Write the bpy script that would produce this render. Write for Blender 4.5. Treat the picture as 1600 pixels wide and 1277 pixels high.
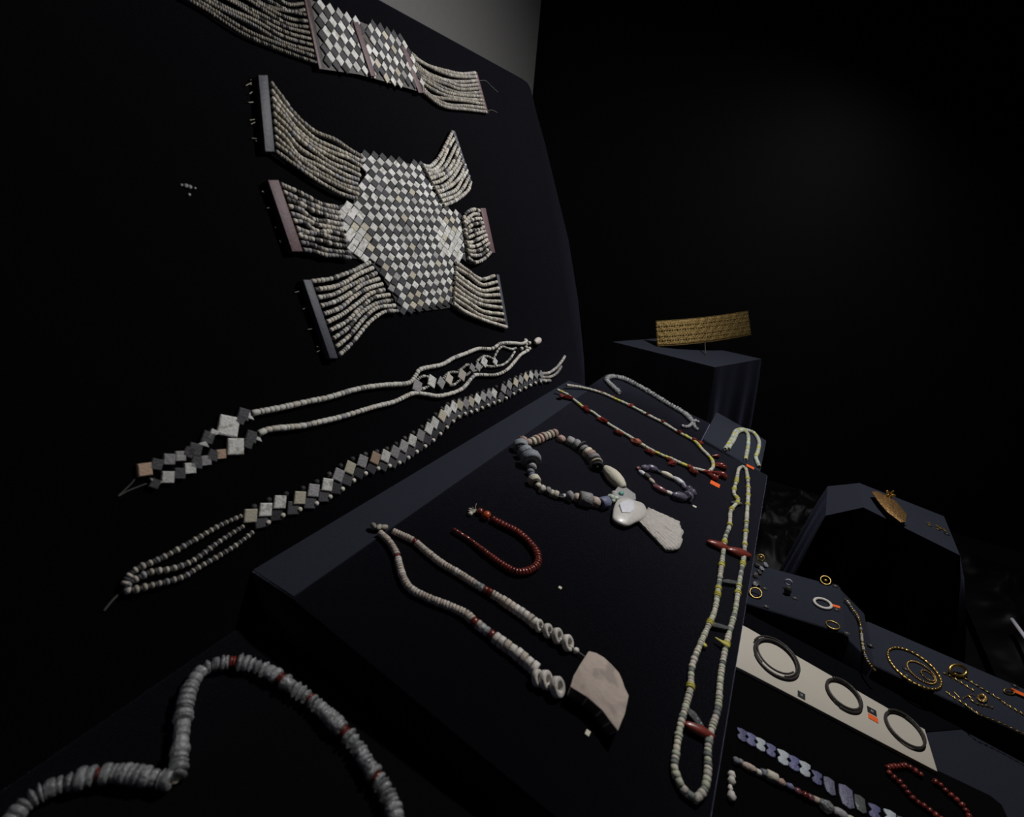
import bpy, math, random
import numpy as np
from mathutils import Vector, Matrix
random.seed(7)
for o in list(bpy.data.objects): bpy.data.objects.remove(o)
SC = bpy.context.scene
COL = SC.collection

# ------------------------------------------------------------------ camera
F, CX, CY = 800.0, 800.0, 638.5
CAM = np.array([0.0, 0.0, 0.70])
nrm = lambda v: np.asarray(v, float) / np.linalg.norm(v)
_X = nrm([460, 267, -800.]); _D = nrm([-200, -2052, -800.]); _D = nrm(_D - _X * (_D @ _X)); _Z = -_D; _Y = np.cross(_Z, _X)
R = np.array([_X, _Y, _Z])                       # camera axes -> world axes (X along the case, Y to the back, Z up)
cd = bpy.data.cameras.new('camera'); cam = bpy.data.objects.new('camera', cd); COL.objects.link(cam)
cam.matrix_world = Matrix.Translation(CAM) @ Matrix(R.tolist()).to_4x4()
cd.sensor_fit = 'HORIZONTAL'; cd.sensor_width = 36; cd.lens = 18.0; cd.clip_start = 0.01; cd.clip_end = 50
cd.dof.use_dof = True; cd.dof.focus_distance = 0.85; cd.dof.aperture_fstop = 6.5
SC.camera = cam
# ------------------------------------------------------------------ world, lamps, exposure
w = bpy.data.worlds.new('world'); SC.world = w; w.use_nodes = True
w.node_tree.nodes['Background'].inputs[0].default_value = (0.8, 0.85, 1, 1)
w.node_tree.nodes['Background'].inputs[1].default_value = 0.004
def area(name, loc, target, size, power, col, spread=180, sy=None):
    l = bpy.data.lights.new(name, 'AREA'); l.size = size; l.energy = power; l.color = col; l.spread = math.radians(spread)
    if sy: l.shape = 'RECTANGLE'; l.size_y = sy
    o = bpy.data.objects.new(name, l); COL.objects.link(o); o.location = loc
    o.rotation_euler = (Vector(target) - Vector(loc)).to_track_quat('-Z', 'Y').to_euler()
    return o
def spot(name, loc, target, power, cone, blend, radius, col):
    l = bpy.data.lights.new(name, 'SPOT'); l.energy = power; l.color = col; l.spot_size = math.radians(cone); l.spot_blend = blend; l.shadow_soft_size = radius
    o = bpy.data.objects.new(name, l); COL.objects.link(o); o.location = loc
    o.rotation_euler = (Vector(target) - Vector(loc)).to_track_quat('-Z', 'Y').to_euler()
    return o
spot('case_lamp', (0.98, -0.12, 1.27), (0.78, 0.24, 0.50), 34, 172, 1.0, 0.03, (1.0, 0.985, 0.97))
SC.view_settings.view_transform = 'Standard'; SC.view_settings.look = 'None'
SC.view_settings.exposure = 0.0; SC.view_settings.gamma = 1.0; SC.view_settings.use_curve_mapping = False

# ------------------------------------------------------------------ planes and projection of layout onto them
def ray(px, py): return R @ np.array([px - CX, -(py - CY), -F])
class Plane:
    def __init__(s, n, p):
        s.n = nrm(n); s.p = np.asarray(p, float); s.t = nrm(np.cross(s.n, [1, 0, 0]))   # t: up the slope / to the back
    def at(s, px, py, h=0.0):
        d = ray(px, py); return CAM + d * ((s.n @ (s.p + s.n * h - CAM)) / (s.n @ d))
    def uv(s, px, py):
        q = s.at(px, py) - s.p; return q[0], q @ s.t
    def xy(s, u, v, h=0.0): return s.p + np.array([1., 0, 0]) * u + s.t * v + s.n * h
def slope(deg): t = math.radians(deg); return np.array([0, -math.sin(t), math.cos(t)])
def mmpx(p): return (R.T @ (np.asarray(p) - CAM))[2] / -F
c_ = lambda x, y, z: np.array([x, y, z]) + CAM
_d = ray(640, 370); _d = _d / np.linalg.norm(_d)
PA = Plane([0, -.942, .336], CAM + _d * 0.75)                   # leaning back board
_b = (PA.at(390, 890) + PA.at(895, 592)) / 2
PB0 = Plane(slope(4), _b)                                       # riser ledge
PB1 = Plane(slope(13), PB0.at(458, 935))                        # riser slope
PE = Plane(slope(10), PA.at(400, 960))                          # near riser
PW = Plane(slope(9), c_(0, -.06, -.53))                         # front tier
PFF = Plane(slope(-5.4), c_(.8, -.2, -.52))
PG = Plane(slope(5), c_(.8, -.3, -.54))
PP2 = Plane(slope(9), c_(1.1, -.35, -.42))
PP1 = Plane(slope(2), c_(1.3, 0, -.30))
PC = Plane(slope(13), PB1.p - np.array([0, 0, .012]))
PD = Plane(slope(18), PB1.at(1190, 738) - np.array([0, 0, .004]))

# ------------------------------------------------------------------ materials
MATS = {}
def mat(name, col, rough=.6, var=.25, bump=0., bscale=300., metal=0., trans=0., sss=0., spec=.5, sheen=None, spots=None, coat=0.):
    if name in MATS: return MATS[name]
    m = bpy.data.materials.new(name); m.use_nodes = True; nt = m.node_tree; N = nt.nodes; L = nt.links
    b = N['Principled BSDF']; I = b.inputs
    I['Roughness'].default_value = rough; I['Metallic'].default_value = metal; I['Specular IOR Level'].default_value = spec
    I['Transmission Weight'].default_value = trans; I['Coat Weight'].default_value = coat
    tc = N.new('ShaderNodeTexCoord'); geo = N.new('ShaderNodeNewGeometry')
    nz = N.new('ShaderNodeTexNoise'); nz.inputs['Scale'].default_value = bscale; nz.inputs['Detail'].default_value = 4
    L.new(geo.outputs['Position'], nz.inputs['Vector'])
    oi = N.new('ShaderNodeObjectInfo')
    mr = N.new('ShaderNodeMapRange'); mr.inputs['To Min'].default_value = 1 - var; mr.inputs['To Max'].default_value = 1 + var
    L.new(oi.outputs['Random'], mr.inputs['Value'])
    m2 = N.new('ShaderNodeMapRange'); m2.inputs['From Min'].default_value = .3; m2.inputs['From Max'].default_value = .7
    m2.inputs['To Min'].default_value = 1 - var * .8; m2.inputs['To Max'].default_value = 1 + var * .5
    L.new(nz.outputs['Fac'], m2.inputs['Value'])
    mu = N.new('ShaderNodeMath'); mu.operation = 'MULTIPLY'; L.new(mr.outputs[0], mu.inputs[0]); L.new(m2.outputs[0], mu.inputs[1])
    vm = N.new('ShaderNodeVectorMath'); vm.operation = 'SCALE'; vm.inputs[0].default_value = col
    L.new(mu.outputs[0], vm.inputs['Scale'])
    out = vm.outputs[0]
    if spots:
        n3 = N.new('ShaderNodeTexNoise'); n3.inputs['Scale'].default_value = spots[1]; L.new(geo.outputs['Position'], n3.inputs['Vector'])
        r3 = N.new('ShaderNodeMapRange'); r3.inputs['From Min'].default_value = .52; r3.inputs['From Max'].default_value = .66
        L.new(n3.outputs['Fac'], r3.inputs['Value'])
        mx = N.new('ShaderNodeMix'); mx.data_type = 'RGBA'; L.new(r3.outputs[0], mx.inputs[0]); L.new(out, mx.inputs[6])
        mx.inputs[7].default_value = (*spots[0], 1); out = mx.outputs[2]
    L.new(out, I['Base Color'])
    if bump:
        bp = N.new('ShaderNodeBump'); bp.inputs['Strength'].default_value = bump; bp.inputs['Distance'].default_value = .002
        L.new(nz.outputs['Fac'], bp.inputs['Height']); L.new(bp.outputs[0], I['Normal'])
    if sheen:
        I['Sheen Weight'].default_value = sheen[0]; I['Sheen Roughness'].default_value = sheen[1]; I['Sheen Tint'].default_value = (*sheen[2], 1)
    if sss:
        I['Subsurface Weight'].default_value = sss; I['Subsurface Scale'].default_value = .004; I['Subsurface Radius'].default_value = (1, .3, .15)
    MATS[name] = m; return m
VEL = mat('black_velvet', (.0024, .0024, .0028), .95, .35, .5, 900, spec=.02, sheen=(1., .3, (.25, .26, .42)))
VELR = mat('midnight_velvet', (.0024, .0024, .0032), .95, .5, .55, 1100, spec=.02, sheen=(1., .32, (.64, .67, 1.)))
VEL_SHADE = mat('shaded_velvet', (.003, .0032, .0045), .9, .3, .4, 900, spec=.03, sheen=(1., .4, (.035, .038, .06)))  # darker velvet copy with shade put into its colour
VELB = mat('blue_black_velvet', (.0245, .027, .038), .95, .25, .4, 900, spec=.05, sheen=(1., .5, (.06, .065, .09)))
CLOTH = mat('black_cloth', (.003, .003, .0035), .9, .3, .3, 1500, spec=.05)
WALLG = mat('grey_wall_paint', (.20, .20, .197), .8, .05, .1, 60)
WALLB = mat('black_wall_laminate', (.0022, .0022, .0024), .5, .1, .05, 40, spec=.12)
FAI_W = mat('pale_faience', (.62, .62, .60), .65, .22, .35, 500, spots=((.38, .36, .31), 160))
FAI_Y = mat('yellowed_faience', (.47, .43, .34), .65, .2, .35, 500)
FAI_P = mat('peach_faience', (.42, .29, .21), .7, .2, .3, 500)
FAI_D = mat('dark_faience', (.030, .029, .036), .7, .35, .35, 500)
FAI_M = mat('slate_faience', (.062, .062, .07), .65, .3, .35, 500)
FAI_B = mat('blackened_faience', (.018, .018, .02), .75, .35, .35, 500)
BAR_BK = mat('slate_spacer', (.055, .058, .075), .6, .1, .2, 300)
BAR_PU = mat('purple_brown_spacer', (.11, .062, .07), .6, .12, .25, 300)
BEAD_T = mat('buff_bead', (.34, .31, .255), .7, .28, .4, 800)
BEAD_C = mat('cream_bead', (.50, .46, .40), .65, .2, .4, 800)
BEAD_K = mat('dark_bead', (.05, .045, .042), .6, .3, .3, 800)
BEAD_W = mat('white_tube_bead', (.58, .57, .52), .65, .18, .4, 900)
THREAD = mat('grey_thread', (.10, .10, .09), .9, .1)
SHELL = mat('shell_ring', (.50, .43, .37), .6, .22, .4, 700)
SHELLW = mat('white_shell', (.62, .58, .53), .5, .12, .3, 500)
CARN = mat('carnelian', (.155, .024, .018), .25, .3, .1, 300, sss=.3, coat=.3)
CARNO = mat('orange_carnelian', (.45, .08, .02), .25, .15, .1, 300, sss=.3, coat=.3)
CRYS = mat('rock_crystal', (.70, .72, .73), .2, .3, .9, 350, trans=.68, coat=.4)
STONEG = mat('blue_grey_stone', (.21, .225, .25), .6, .3, .5, 400)
STONEW = mat('grey_stone', (.29, .28, .285), .6, .25, .5, 400)
STONEK = mat('pinkish_stone', (.40, .27, .23), .6, .25, .5, 400)
STONET = mat('tan_stone', (.46, .37, .31), .65, .2, .5, 400)
STONEC = mat('cream_stone', (.56, .52, .42), .6, .15, .4, 400)
LAPIS = mat('lavender_blue_stone', (.15, .16, .26), .55, .2, .4, 300)
GREENP = mat('pale_green_faience', (.50, .56, .48), .6, .2, .5, 300)
TURQ = mat('turquoise', (.16, .38, .30), .5, .1, .2, 300)
SHARD = mat('buff_pottery_shard', (.42, .345, .295), .85, .08, .6, 120, spots=((.30, .25, .22), 60))
SHARDK = mat('dark_shard_edge', (.06, .055, .05), .9, .3, .6, 300)
AMETH = mat('amethyst', (.22, .20, .28), .12, .4, .6, 250, trans=.5, coat=.5)
AMETHR = mat('purple_red_stone', (.16, .06, .07), .3, .2, .2, 300, coat=.3)
LIL = mat('lilac_white_stone', (.55, .53, .58), .4, .15, .2, 300)
PALEG = mat('pale_green_bead', (.46, .47, .36), .6, .22, .4, 700)
YEL = mat('yellow_bead', (.52, .47, .08), .55, .15, .2, 700)
GREYB = mat('grey_green_bead', (.17, .185, .17), .6, .2, .3, 700)
FLAKE = mat('grey_glass_flake', (.16, .17, .17), .25, .2, .3, 300, trans=.4)
CGREY = mat('grey_crystal_chip', (.42, .42, .43), .35, .2, .4, 500, trans=.3)
GOLD = mat('gold', (.55, .38, .12), .38, .12, .25, 500, metal=1)
GOLDD = mat('old_gold', (.19, .13, .05), .55, .2, .9, 350, metal=1)
GOLDR = mat('red_gold', (.34, .20, .085), .5, .3, 1.0, 250, metal=1)
BRONZE = mat('grey_silver_wire', (.05, .045, .042), .45, .15, .3, 500, metal=.3)
CARD = mat('cream_card', (.52, .475, .405), .8, .02, .05, 200)
LABK = mat('black_label_card', (.004, .004, .0045), .6, .05)
LABW = mat('white_print', (.45, .45, .47), .7, .02)
LABO = mat('orange_marker', (.85, .12, .012), .6, .05)
STEEL = mat('brushed_steel', (.6, .58, .66), .5, .05)
SCW = mat('pale_blue_inlay', (.46, .50, .54), .5, .2, .5, 400)
SCP = mat('violet_inlay', (.105, .105, .22), .5, .25, .6, 400)
SCG = mat('grey_violet_inlay', (.12, .12, .18), .4, .25, .6, 400)

# ------------------------------------------------------------------ mesh helpers
class MB:
    def __init__(s): s.v = []; s.f = []; s.m = []; s.mats = []
    def mi(s, m):
        if m not in s.mats: s.mats.append(m)
        return s.mats.index(m)
    def add(s, vs, fs, m, M=None):
        o = len(s.v)
        if M is not None: vs = [tuple(M @ Vector(v)) for v in vs]
        s.v += [tuple(map(float, v)) for v in vs]; k = s.mi(m)
        s.f += [tuple(i + o for i in f) for f in fs]; s.m += [k] * len(fs)
    def mesh(s, name, smooth=True):
        me = bpy.data.meshes.new(name); me.from_pydata(s.v, [], s.f)
        for m in s.mats: me.materials.append(m)
        me.polygons.foreach_set('material_index', s.m)
        me.polygons.foreach_set('use_smooth', [smooth] * len(s.f)); me.update(); return me
def lathe(profile, n=12):
    """closed profile [(x, r)] turned about X"""
    vs, fs = [], []; k = len(profile)
    for i in range(n):
        a = 2 * math.pi * i / n
        for x, r in profile: vs.append((x, r * math.cos(a), r * math.sin(a)))
    for i in range(n):
        for j in range(k):
            a, b = i * k + j, i * k + (j + 1) % k; c, d = ((i + 1) % n) * k + (j + 1) % k, ((i + 1) % n) * k + j
            fs.append((a, b, c, d))
    return vs, fs
SHAPES = {
    'disc': lathe([(-.7, .3), (-.98, .5), (-.98, .8), (-.8, .95), (-.3, 1), (.3, 1), (.8, .95), (.98, .8), (.98, .5), (.7, .3)]),
    'ring': lathe([(-.8, .32), (-1, .42), (-1, .82), (-.7, .98), (.7, .98), (1, .86), (1, .58), (.8, .5)], 18),
    'round': lathe([(-.75, .25), (-.95, .35), (-.85, .62), (-.55, .88), (0, 1), (.55, .88), (.85, .62), (.95, .35), (.75, .25)]),
    'tube': lathe([(-.8, .35), (-1, .6), (-1, .8), (-.9, .97), (0, 1), (.9, .97), (1, .8), (1, .6), (.8, .35)]),
    'barrel': lathe([(-.8, .15), (-1, .3), (-.98, .45), (-.7, .72), (-.3, .96), (.1, 1), (.5, .9), (.85, .62), (1, .4), (1, .25), (.8, .15)], 20),
    'lump': None, 'chip': None, 'drop': None,
}
def lump(seed, j, n=10, k=7):
    r_ = random.Random(seed); vs = [(-1, 0, 0)]; fs = []
    for a in range(1, k):
        th = math.pi * a / k
        for b in range(n):
            ph = 2 * math.pi * b / n; q = 1 + r_.uniform(-j, j)
            vs.append((-math.cos(th) * q, math.sin(th) * math.cos(ph) * q, math.sin(th) * math.sin(ph) * q))
    vs.append((1, 0, 0)); e = len(vs) - 1
    for b in range(n): fs.append((0, 1 + (b + 1) % n, 1 + b)); fs.append((e, e - n + b, e - n + (b + 1) % n))
    for a in range(k - 2):
        for b in range(n):
            p = 1 + a * n; fs.append((p + b, p + (b + 1) % n, p + n + (b + 1) % n, p + n + b))
    return vs, fs
SHAPES['lump'] = lump(3, .12); SHAPES['chip'] = lump(5, .22, 7, 5)
SHAPES['drop'] = lathe([(-1, .02), (-.9, .25), (-.6, .36), (-.2, .55), (.2, .85), (.6, .95), (.85, .7), (1, .02)], 12)
def diamond(tri=False):
    """tile lying in XY, corners on the axes, thickness in Z, bevelled upper edge"""
    P = [(1, 0), (0, 1), (-1, 0), (0, -1)]
    if tri: P = [(1, 0), (0, 1), (0, -1)]
    n = len(P); cx = sum(p[0] for p in P) / n; cy = sum(p[1] for p in P) / n
    vs = [(x, y, 0) for x, y in P] + [(x, y, .8) for x, y in P] + [(cx + (x - cx) * .88, cy + (y - cy) * .88, 1) for x, y in P]
    fs = [tuple(range(n))[::-1]] + [tuple(range(2 * n, 3 * n))]
    for l in (0, n):
        for i in range(n): fs.append((l + i, l + (i + 1) % n, l + n + (i + 1) % n, l + n + i))
    return vs, fs
SHAPES['tile'] = diamond(); SHAPES['tri'] = diamond(True)
BOX = ([(x, y, z) for x in (-1, 1) for y in (-1, 1) for z in (0, 1)], [(0, 1, 3, 2), (4, 6, 7, 5), (0, 4, 5, 1), (2, 3, 7, 6), (0, 2, 6, 4), (1, 5, 7, 3)])
SHAPES['box'] = BOX
CACHE = {}
FLAT = {'tile', 'tri', 'box', 'chip'}
def unit(shape, m):
    k = (shape, m.name)
    if k not in CACHE:
        b = MB(); b.add(*SHAPES[shape], m); CACHE[k] = b.mesh(shape + '_' + m.name, shape not in FLAT)
    return CACHE[k]
def link(name, me, root=None, M=None):
    o = bpy.data.objects.new(name, me); COL.objects.link(o)
    M = M or Matrix.Identity(4)
    if root is not None:
        o.parent = root; W_ = root.matrix_basis.copy()
        if root.parent: W_ = root.parent.matrix_basis @ W_
        o.matrix_basis = W_.inverted() @ M
    else: o.matrix_basis = M
    return o
def tag(o, label, cat, group=None):
    o['label'] = label; o['category'] = cat
    if group: o['group'] = group
    return o
def thing(name, label, cat, loc, group=None):
    o = bpy.data.objects.new(name, None); COL.objects.link(o); o.empty_display_size = .01
    o.matrix_basis = Matrix.Translation(Vector(loc)); return tag(o, label, cat, group)
def struct(o): o['kind'] = 'structure'; return o
def frame(p, x, z, s=(1, 1, 1)):
    x = nrm(x); z = np.asarray(z, float); y = nrm(np.cross(z, x)); z = np.cross(x, y)
    M = Matrix([[x[i] * s[0], y[i] * s[1], z[i] * s[2], p[i]] for i in range(3)] + [[0, 0, 0, 1]]); return M
def part(name, shape, m, root, p, x, z, s): return link(name, unit(shape, m), root, frame(p, x, z, s))

def crom(P, n=10):
    P = [np.asarray(p, float) for p in P]
    if len(P) == 2: return [P[0] + (P[1] - P[0]) * t for t in np.linspace(0, 1, n + 1)]
    Q = [2 * P[0] - P[1]] + P + [2 * P[-1] - P[-2]]; out = []
    for i in range(1, len(Q) - 2):
        a, b, c, d = Q[i - 1:i + 3]
        for t in np.linspace(0, 1, n, endpoint=False):
            out.append(.5 * (2 * b + (c - a) * t + (2 * a - 5 * b + 4 * c - d) * t * t + (3 * b - a - 3 * c + d) * t ** 3))
    return out + [P[-1]]
class Path:
    def __init__(s, pts):
        s.p = np.array(pts); d = np.linalg.norm(np.diff(s.p, axis=0), axis=1); s.s = np.concatenate([[0], np.cumsum(d)]); s.L = s.s[-1]
    def __call__(s, x): return np.array([np.interp(x, s.s, s.p[:, i]) for i in range(3)])
    def tan(s, x, e=.002): return nrm(s(min(s.L, x + e)) - s(max(0, x - e)))
def ppath(pix, plane, h=0.): return Path(crom([plane.at(x, y, h) for x, y in pix]))
def tube_into(b, pts, r, m, n=6, closed=False):
    pts = [np.asarray(p, float) for p in pts]; k = len(pts); vs = []; fs = []
    for i, p in enumerate(pts):
        t = nrm(pts[(i + 1) % k if closed else min(i + 1, k - 1)] - pts[(i - 1) % k if closed else max(i - 1, 0)] + 1e-9)
        a = np.array([0, 0, 1.]) if abs(t[2]) < .9 else np.array([1., 0, 0]); u = nrm(np.cross(t, a)); v = np.cross(t, u)
        rr = r(i / max(1, k - 1)) if callable(r) else r
        for j in range(n):
            q = 2 * math.pi * j / n; vs.append(p + rr * (u * math.cos(q) + v * math.sin(q)))
    for i in range(k if closed else k - 1):
        for j in range(n): fs.append((i * n + j, i * n + (j + 1) % n, ((i + 1) % k) * n + (j + 1) % n, ((i + 1) % k) * n + j))
    if not closed: fs += [tuple(range(n))[::-1], tuple(range((k - 1) * n, k * n))]
    b.add(vs, fs, m)
def tube(name, pts, r, m, root=None, n=6, closed=False):
    b = MB(); tube_into(b, pts, r, m, n, closed); return link(name, b.mesh(name), root)
def thread(pix, plane, root, r=.0004, h=.001, name='thread', m=None):
    P = ppath(pix, plane, h); return tube(name, P.p, r, m or THREAD, root, 5)
def string_objs(root, path, n, spec, s0=0., s1=None, name='bead'):
    """every bead its own part; spec(i, s) -> (shape, material, radius, half length)"""
    s = s0; s1 = path.L if s1 is None else s1; i = 0
    while s < s1:
        sh, m, r, h = spec(i, s); s += h
        if s > s1 + h: break
        t = path.tan(s); jit = np.array([random.gauss(0, .05) for _ in range(3)])
        part(name, sh, m, root, path(s), t + jit, n, (h * .97, r * random.uniform(.94, 1.06), r * random.uniform(.94, 1.06))); s += h; i += 1
def string_mesh(name, root, path, n, spec, smooth_=False):
    """a strand of tiny beads joined to one part"""
    b = MB(); s = 0; i = 0
    while s < path.L:
        sh, m, r, h = spec(i, s); s += h
        t = path.tan(s); jit = np.array([random.gauss(0, .06) for _ in range(3)])
        rr = r * (random.uniform(.88, 1.1) if not smooth_ else random.uniform(.95, 1.05))
        b.add(*SMALL[sh], m, frame(path(s), t + jit, n, (h * (1.03 if smooth_ else .96), rr, rr))); s += h; i += 1
    o = link(name, b.mesh(name), root); o['kind'] = 'stuff'; return o
SMALL = {'disc': lathe([(-.98, .3), (-.98, .75), (-.55, 1), (.55, 1), (.98, .75), (.98, .3)], 8),
         'tube': lathe([(-1, .4), (-1, .85), (-.85, 1), (.85, 1), (1, .85), (1, .4)], 8),
         'round': lathe([(-.9, .3), (-.7, .75), (0, 1), (.7, .75), (.9, .3)], 8)}
def prism(name, top, bot, m, root=None, mside=None, bevel=0., seg=2, smooth=False):
    """polygon prism from two matching loops of 3D points"""
    b = MB(); n = len(top); vs = list(top) + list(bot)
    b.add(vs, [tuple(range(n))], m); k = b.mi(mside or m)
    b.f += [tuple(range(n, 2 * n))[::-1]] + [(i, n + i, n + (i + 1) % n, (i + 1) % n) for i in range(n)]; b.m += [k] * (n + 1)
    me = b.mesh(name, smooth)
    import bmesh
    bm = bmesh.new(); bm.from_mesh(me); bmesh.ops.recalc_face_normals(bm, faces=bm.faces)
    if bevel: bmesh.ops.bevel(bm, geom=list(bm.edges), offset=bevel, segments=seg, affect='EDGES', profile=.5)
    bm.to_mesh(me); bm.free()
    if bevel and seg > 1: me.polygons.foreach_set('use_smooth', [True] * len(me.polygons)); me.set_sharp_from_angle(angle=math.radians(50))
    return link(name, me, root)
def slab(name, pix, plane, th, m, root=None, h=0., mside=None, bevel=0., ymax=9.):
    top = [plane.at(x, y, h + th) for x, y in pix]; top = [p + plane.t * min(0, (ymax - p[1]) / plane.t[1]) for p in top]; bot = [t - plane.n * th for t in top]
    return prism(name, top, bot, m, root, mside, bevel)

# ================================================================== the setting
def quad(name, pts, m):
    b = MB(); b.add(pts, [(0, 1, 2, 3)], m); return struct(link(name, b.mesh(name, False)))
ZF = 0.0
XE, YB = 1.62, .85
quad('floor', [(-1.2, -1.4, ZF), (XE, -1.4, ZF), (XE, YB, ZF), (-1.2, YB, ZF)], CLOTH)
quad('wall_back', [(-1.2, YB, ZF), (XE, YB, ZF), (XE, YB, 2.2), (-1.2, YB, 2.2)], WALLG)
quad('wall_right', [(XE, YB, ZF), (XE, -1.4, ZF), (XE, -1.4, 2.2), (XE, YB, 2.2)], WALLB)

# leaning back board: outline from its edges, near end runs on past the picture
o_ = [PA.uv(*p) for p in [(610, 6), (815, 120), (826, 128), (831, 139), (842, 184), (853, 223), (869, 289), (890, 375), (905, 470), (914, 560), (918, 660)]]
btop = o_[0][1]
vb = (PE.p - PA.p) @ PA.t - .012
ol = [(-.75, btop)] + o_ + [(o_[-1][0], vb), (-.75, vb)]
brd = prism('velvet_board', [PA.xy(u, v) for u, v in ol], [PA.xy(u, v, -.03) for u, v in ol], VEL, bevel=.006)
bs = [(x, y, z) for x, y, z in [(-.7, .50, ZF), (1.05, .50, ZF), (1.05, .53, ZF), (-.7, .53, ZF)]]
prism('board_stand', [(x, y, .66) for x, y, z in bs], bs, VEL, brd)
tag(brd, 'tall black velvet board leaning back, hung with pale beadwork', 'display board')

def extr(name, sec, x0, x1, m, bevel=.004):
    return prism(name, [(x0, y, z) for y, z in sec], [(x1, y, z) for y, z in sec], m, bevel=bevel)
bk = PB0.at(390, 890); cr = PB0.at(458, 935); fr = PB1.at(1165, 960)
fy = -.047; fz_ = PB1.p[2] + (fy - PB1.p[1]) * math.tan(math.radians(13))
rb = extr('velvet_riser', [(bk[1], ZF), (bk[1] - .004, bk[2]), (cr[1], cr[2]), (fy, fz_), (fy, ZF)], .236, .995, VELR, .0012)
lx = [.2385, .9925]
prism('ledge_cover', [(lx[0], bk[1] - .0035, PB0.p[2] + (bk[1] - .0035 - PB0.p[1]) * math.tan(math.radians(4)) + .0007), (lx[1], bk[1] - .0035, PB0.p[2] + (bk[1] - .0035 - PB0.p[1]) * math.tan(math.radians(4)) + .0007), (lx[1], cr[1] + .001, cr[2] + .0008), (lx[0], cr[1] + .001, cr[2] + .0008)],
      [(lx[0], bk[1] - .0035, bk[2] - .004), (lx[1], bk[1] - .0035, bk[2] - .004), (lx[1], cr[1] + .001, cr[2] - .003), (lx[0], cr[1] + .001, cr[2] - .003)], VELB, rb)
tag(rb, 'large sloping black velvet riser carrying stone, shell and carnelian necklaces', 'display riser')
e0 = PE.p; t10 = math.tan(math.radians(10))
re = extr('velvet_riser', [(e0[1], ZF), (e0[1], e0[2]), (-.10, e0[2] + (-.10 - e0[1]) * t10), (-.10, ZF)], -.45, .2285, VEL, .003)
tag(re, 'sloping black velvet riser under the rock crystal string', 'display riser')
def block(name, plane, x0, x1, y0, y1, m, label, bevel=.003, foot=None):
    z = lambda y: plane.p[2] - plane.n[1] / plane.n[2] * (y - plane.p[1])
    f = ZF if foot is None else foot
    return tag(extr(name, [(y0, f), (y0, z(y0)), (y1, z(y1)), (y1, f)], x0, x1, m, bevel), label, 'display riser')
block('velvet_riser', PC, 1.0, 1.15, .335, .084, VELR, 'narrow black velvet riser under the pale grey crystal chip string', foot=.2)
block('velvet_riser', PD, 1.0, 1.185, .08, -.034, VELB, 'small dark blue riser under the doubled pale green strand', foot=.2)
block('velvet_riser', PFF, .75, .868, -.052, -.19, VELB, 'flat dark blue velvet block set out with finger rings')
block('velvet_riser', PG, .722, .82, -.225, -.62, VELB, 'dark blue velvet block under the gold bead spiral and gold wires')
# link piece between ring block and spiral block
lp = [c_(.75, -.19, -.525), c_(.868, -.19, -.525), c_(.84, -.225, -.536), c_(.724, -.228, -.536)]
tag(prism('velvet_wedge', lp, [p - np.array([0, 0, .15]) for p in lp], VELB, bevel=.002), 'small dark velvet wedge between ring block and gold spiral block', 'display riser')
block('velvet_platform', PW, .40, .722, -.052, -.66, VELB, 'wide low dark blue velvet base under the cream card', foot=.0)
hb = slab('velvet_pad', [(1130, 1015), (1445, 1180), (1466, 1204), (1548, 1243), (1566, 1258), (1585, 1300), (1640, 1500), (1090, 1500), (1100, 1015)], PW, .003, h=.0002, m=mat('deep_black_velvet', (.0025, .0025, .003), 1., .2, .3, 900, spec=.04, sheen=(.05, .4, (.3, .3, .4))), bevel=.001, ymax=-.0485)
tag(hb, 'jet black velvet pad under the violet inlays and red bead loop', 'display pad')

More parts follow.
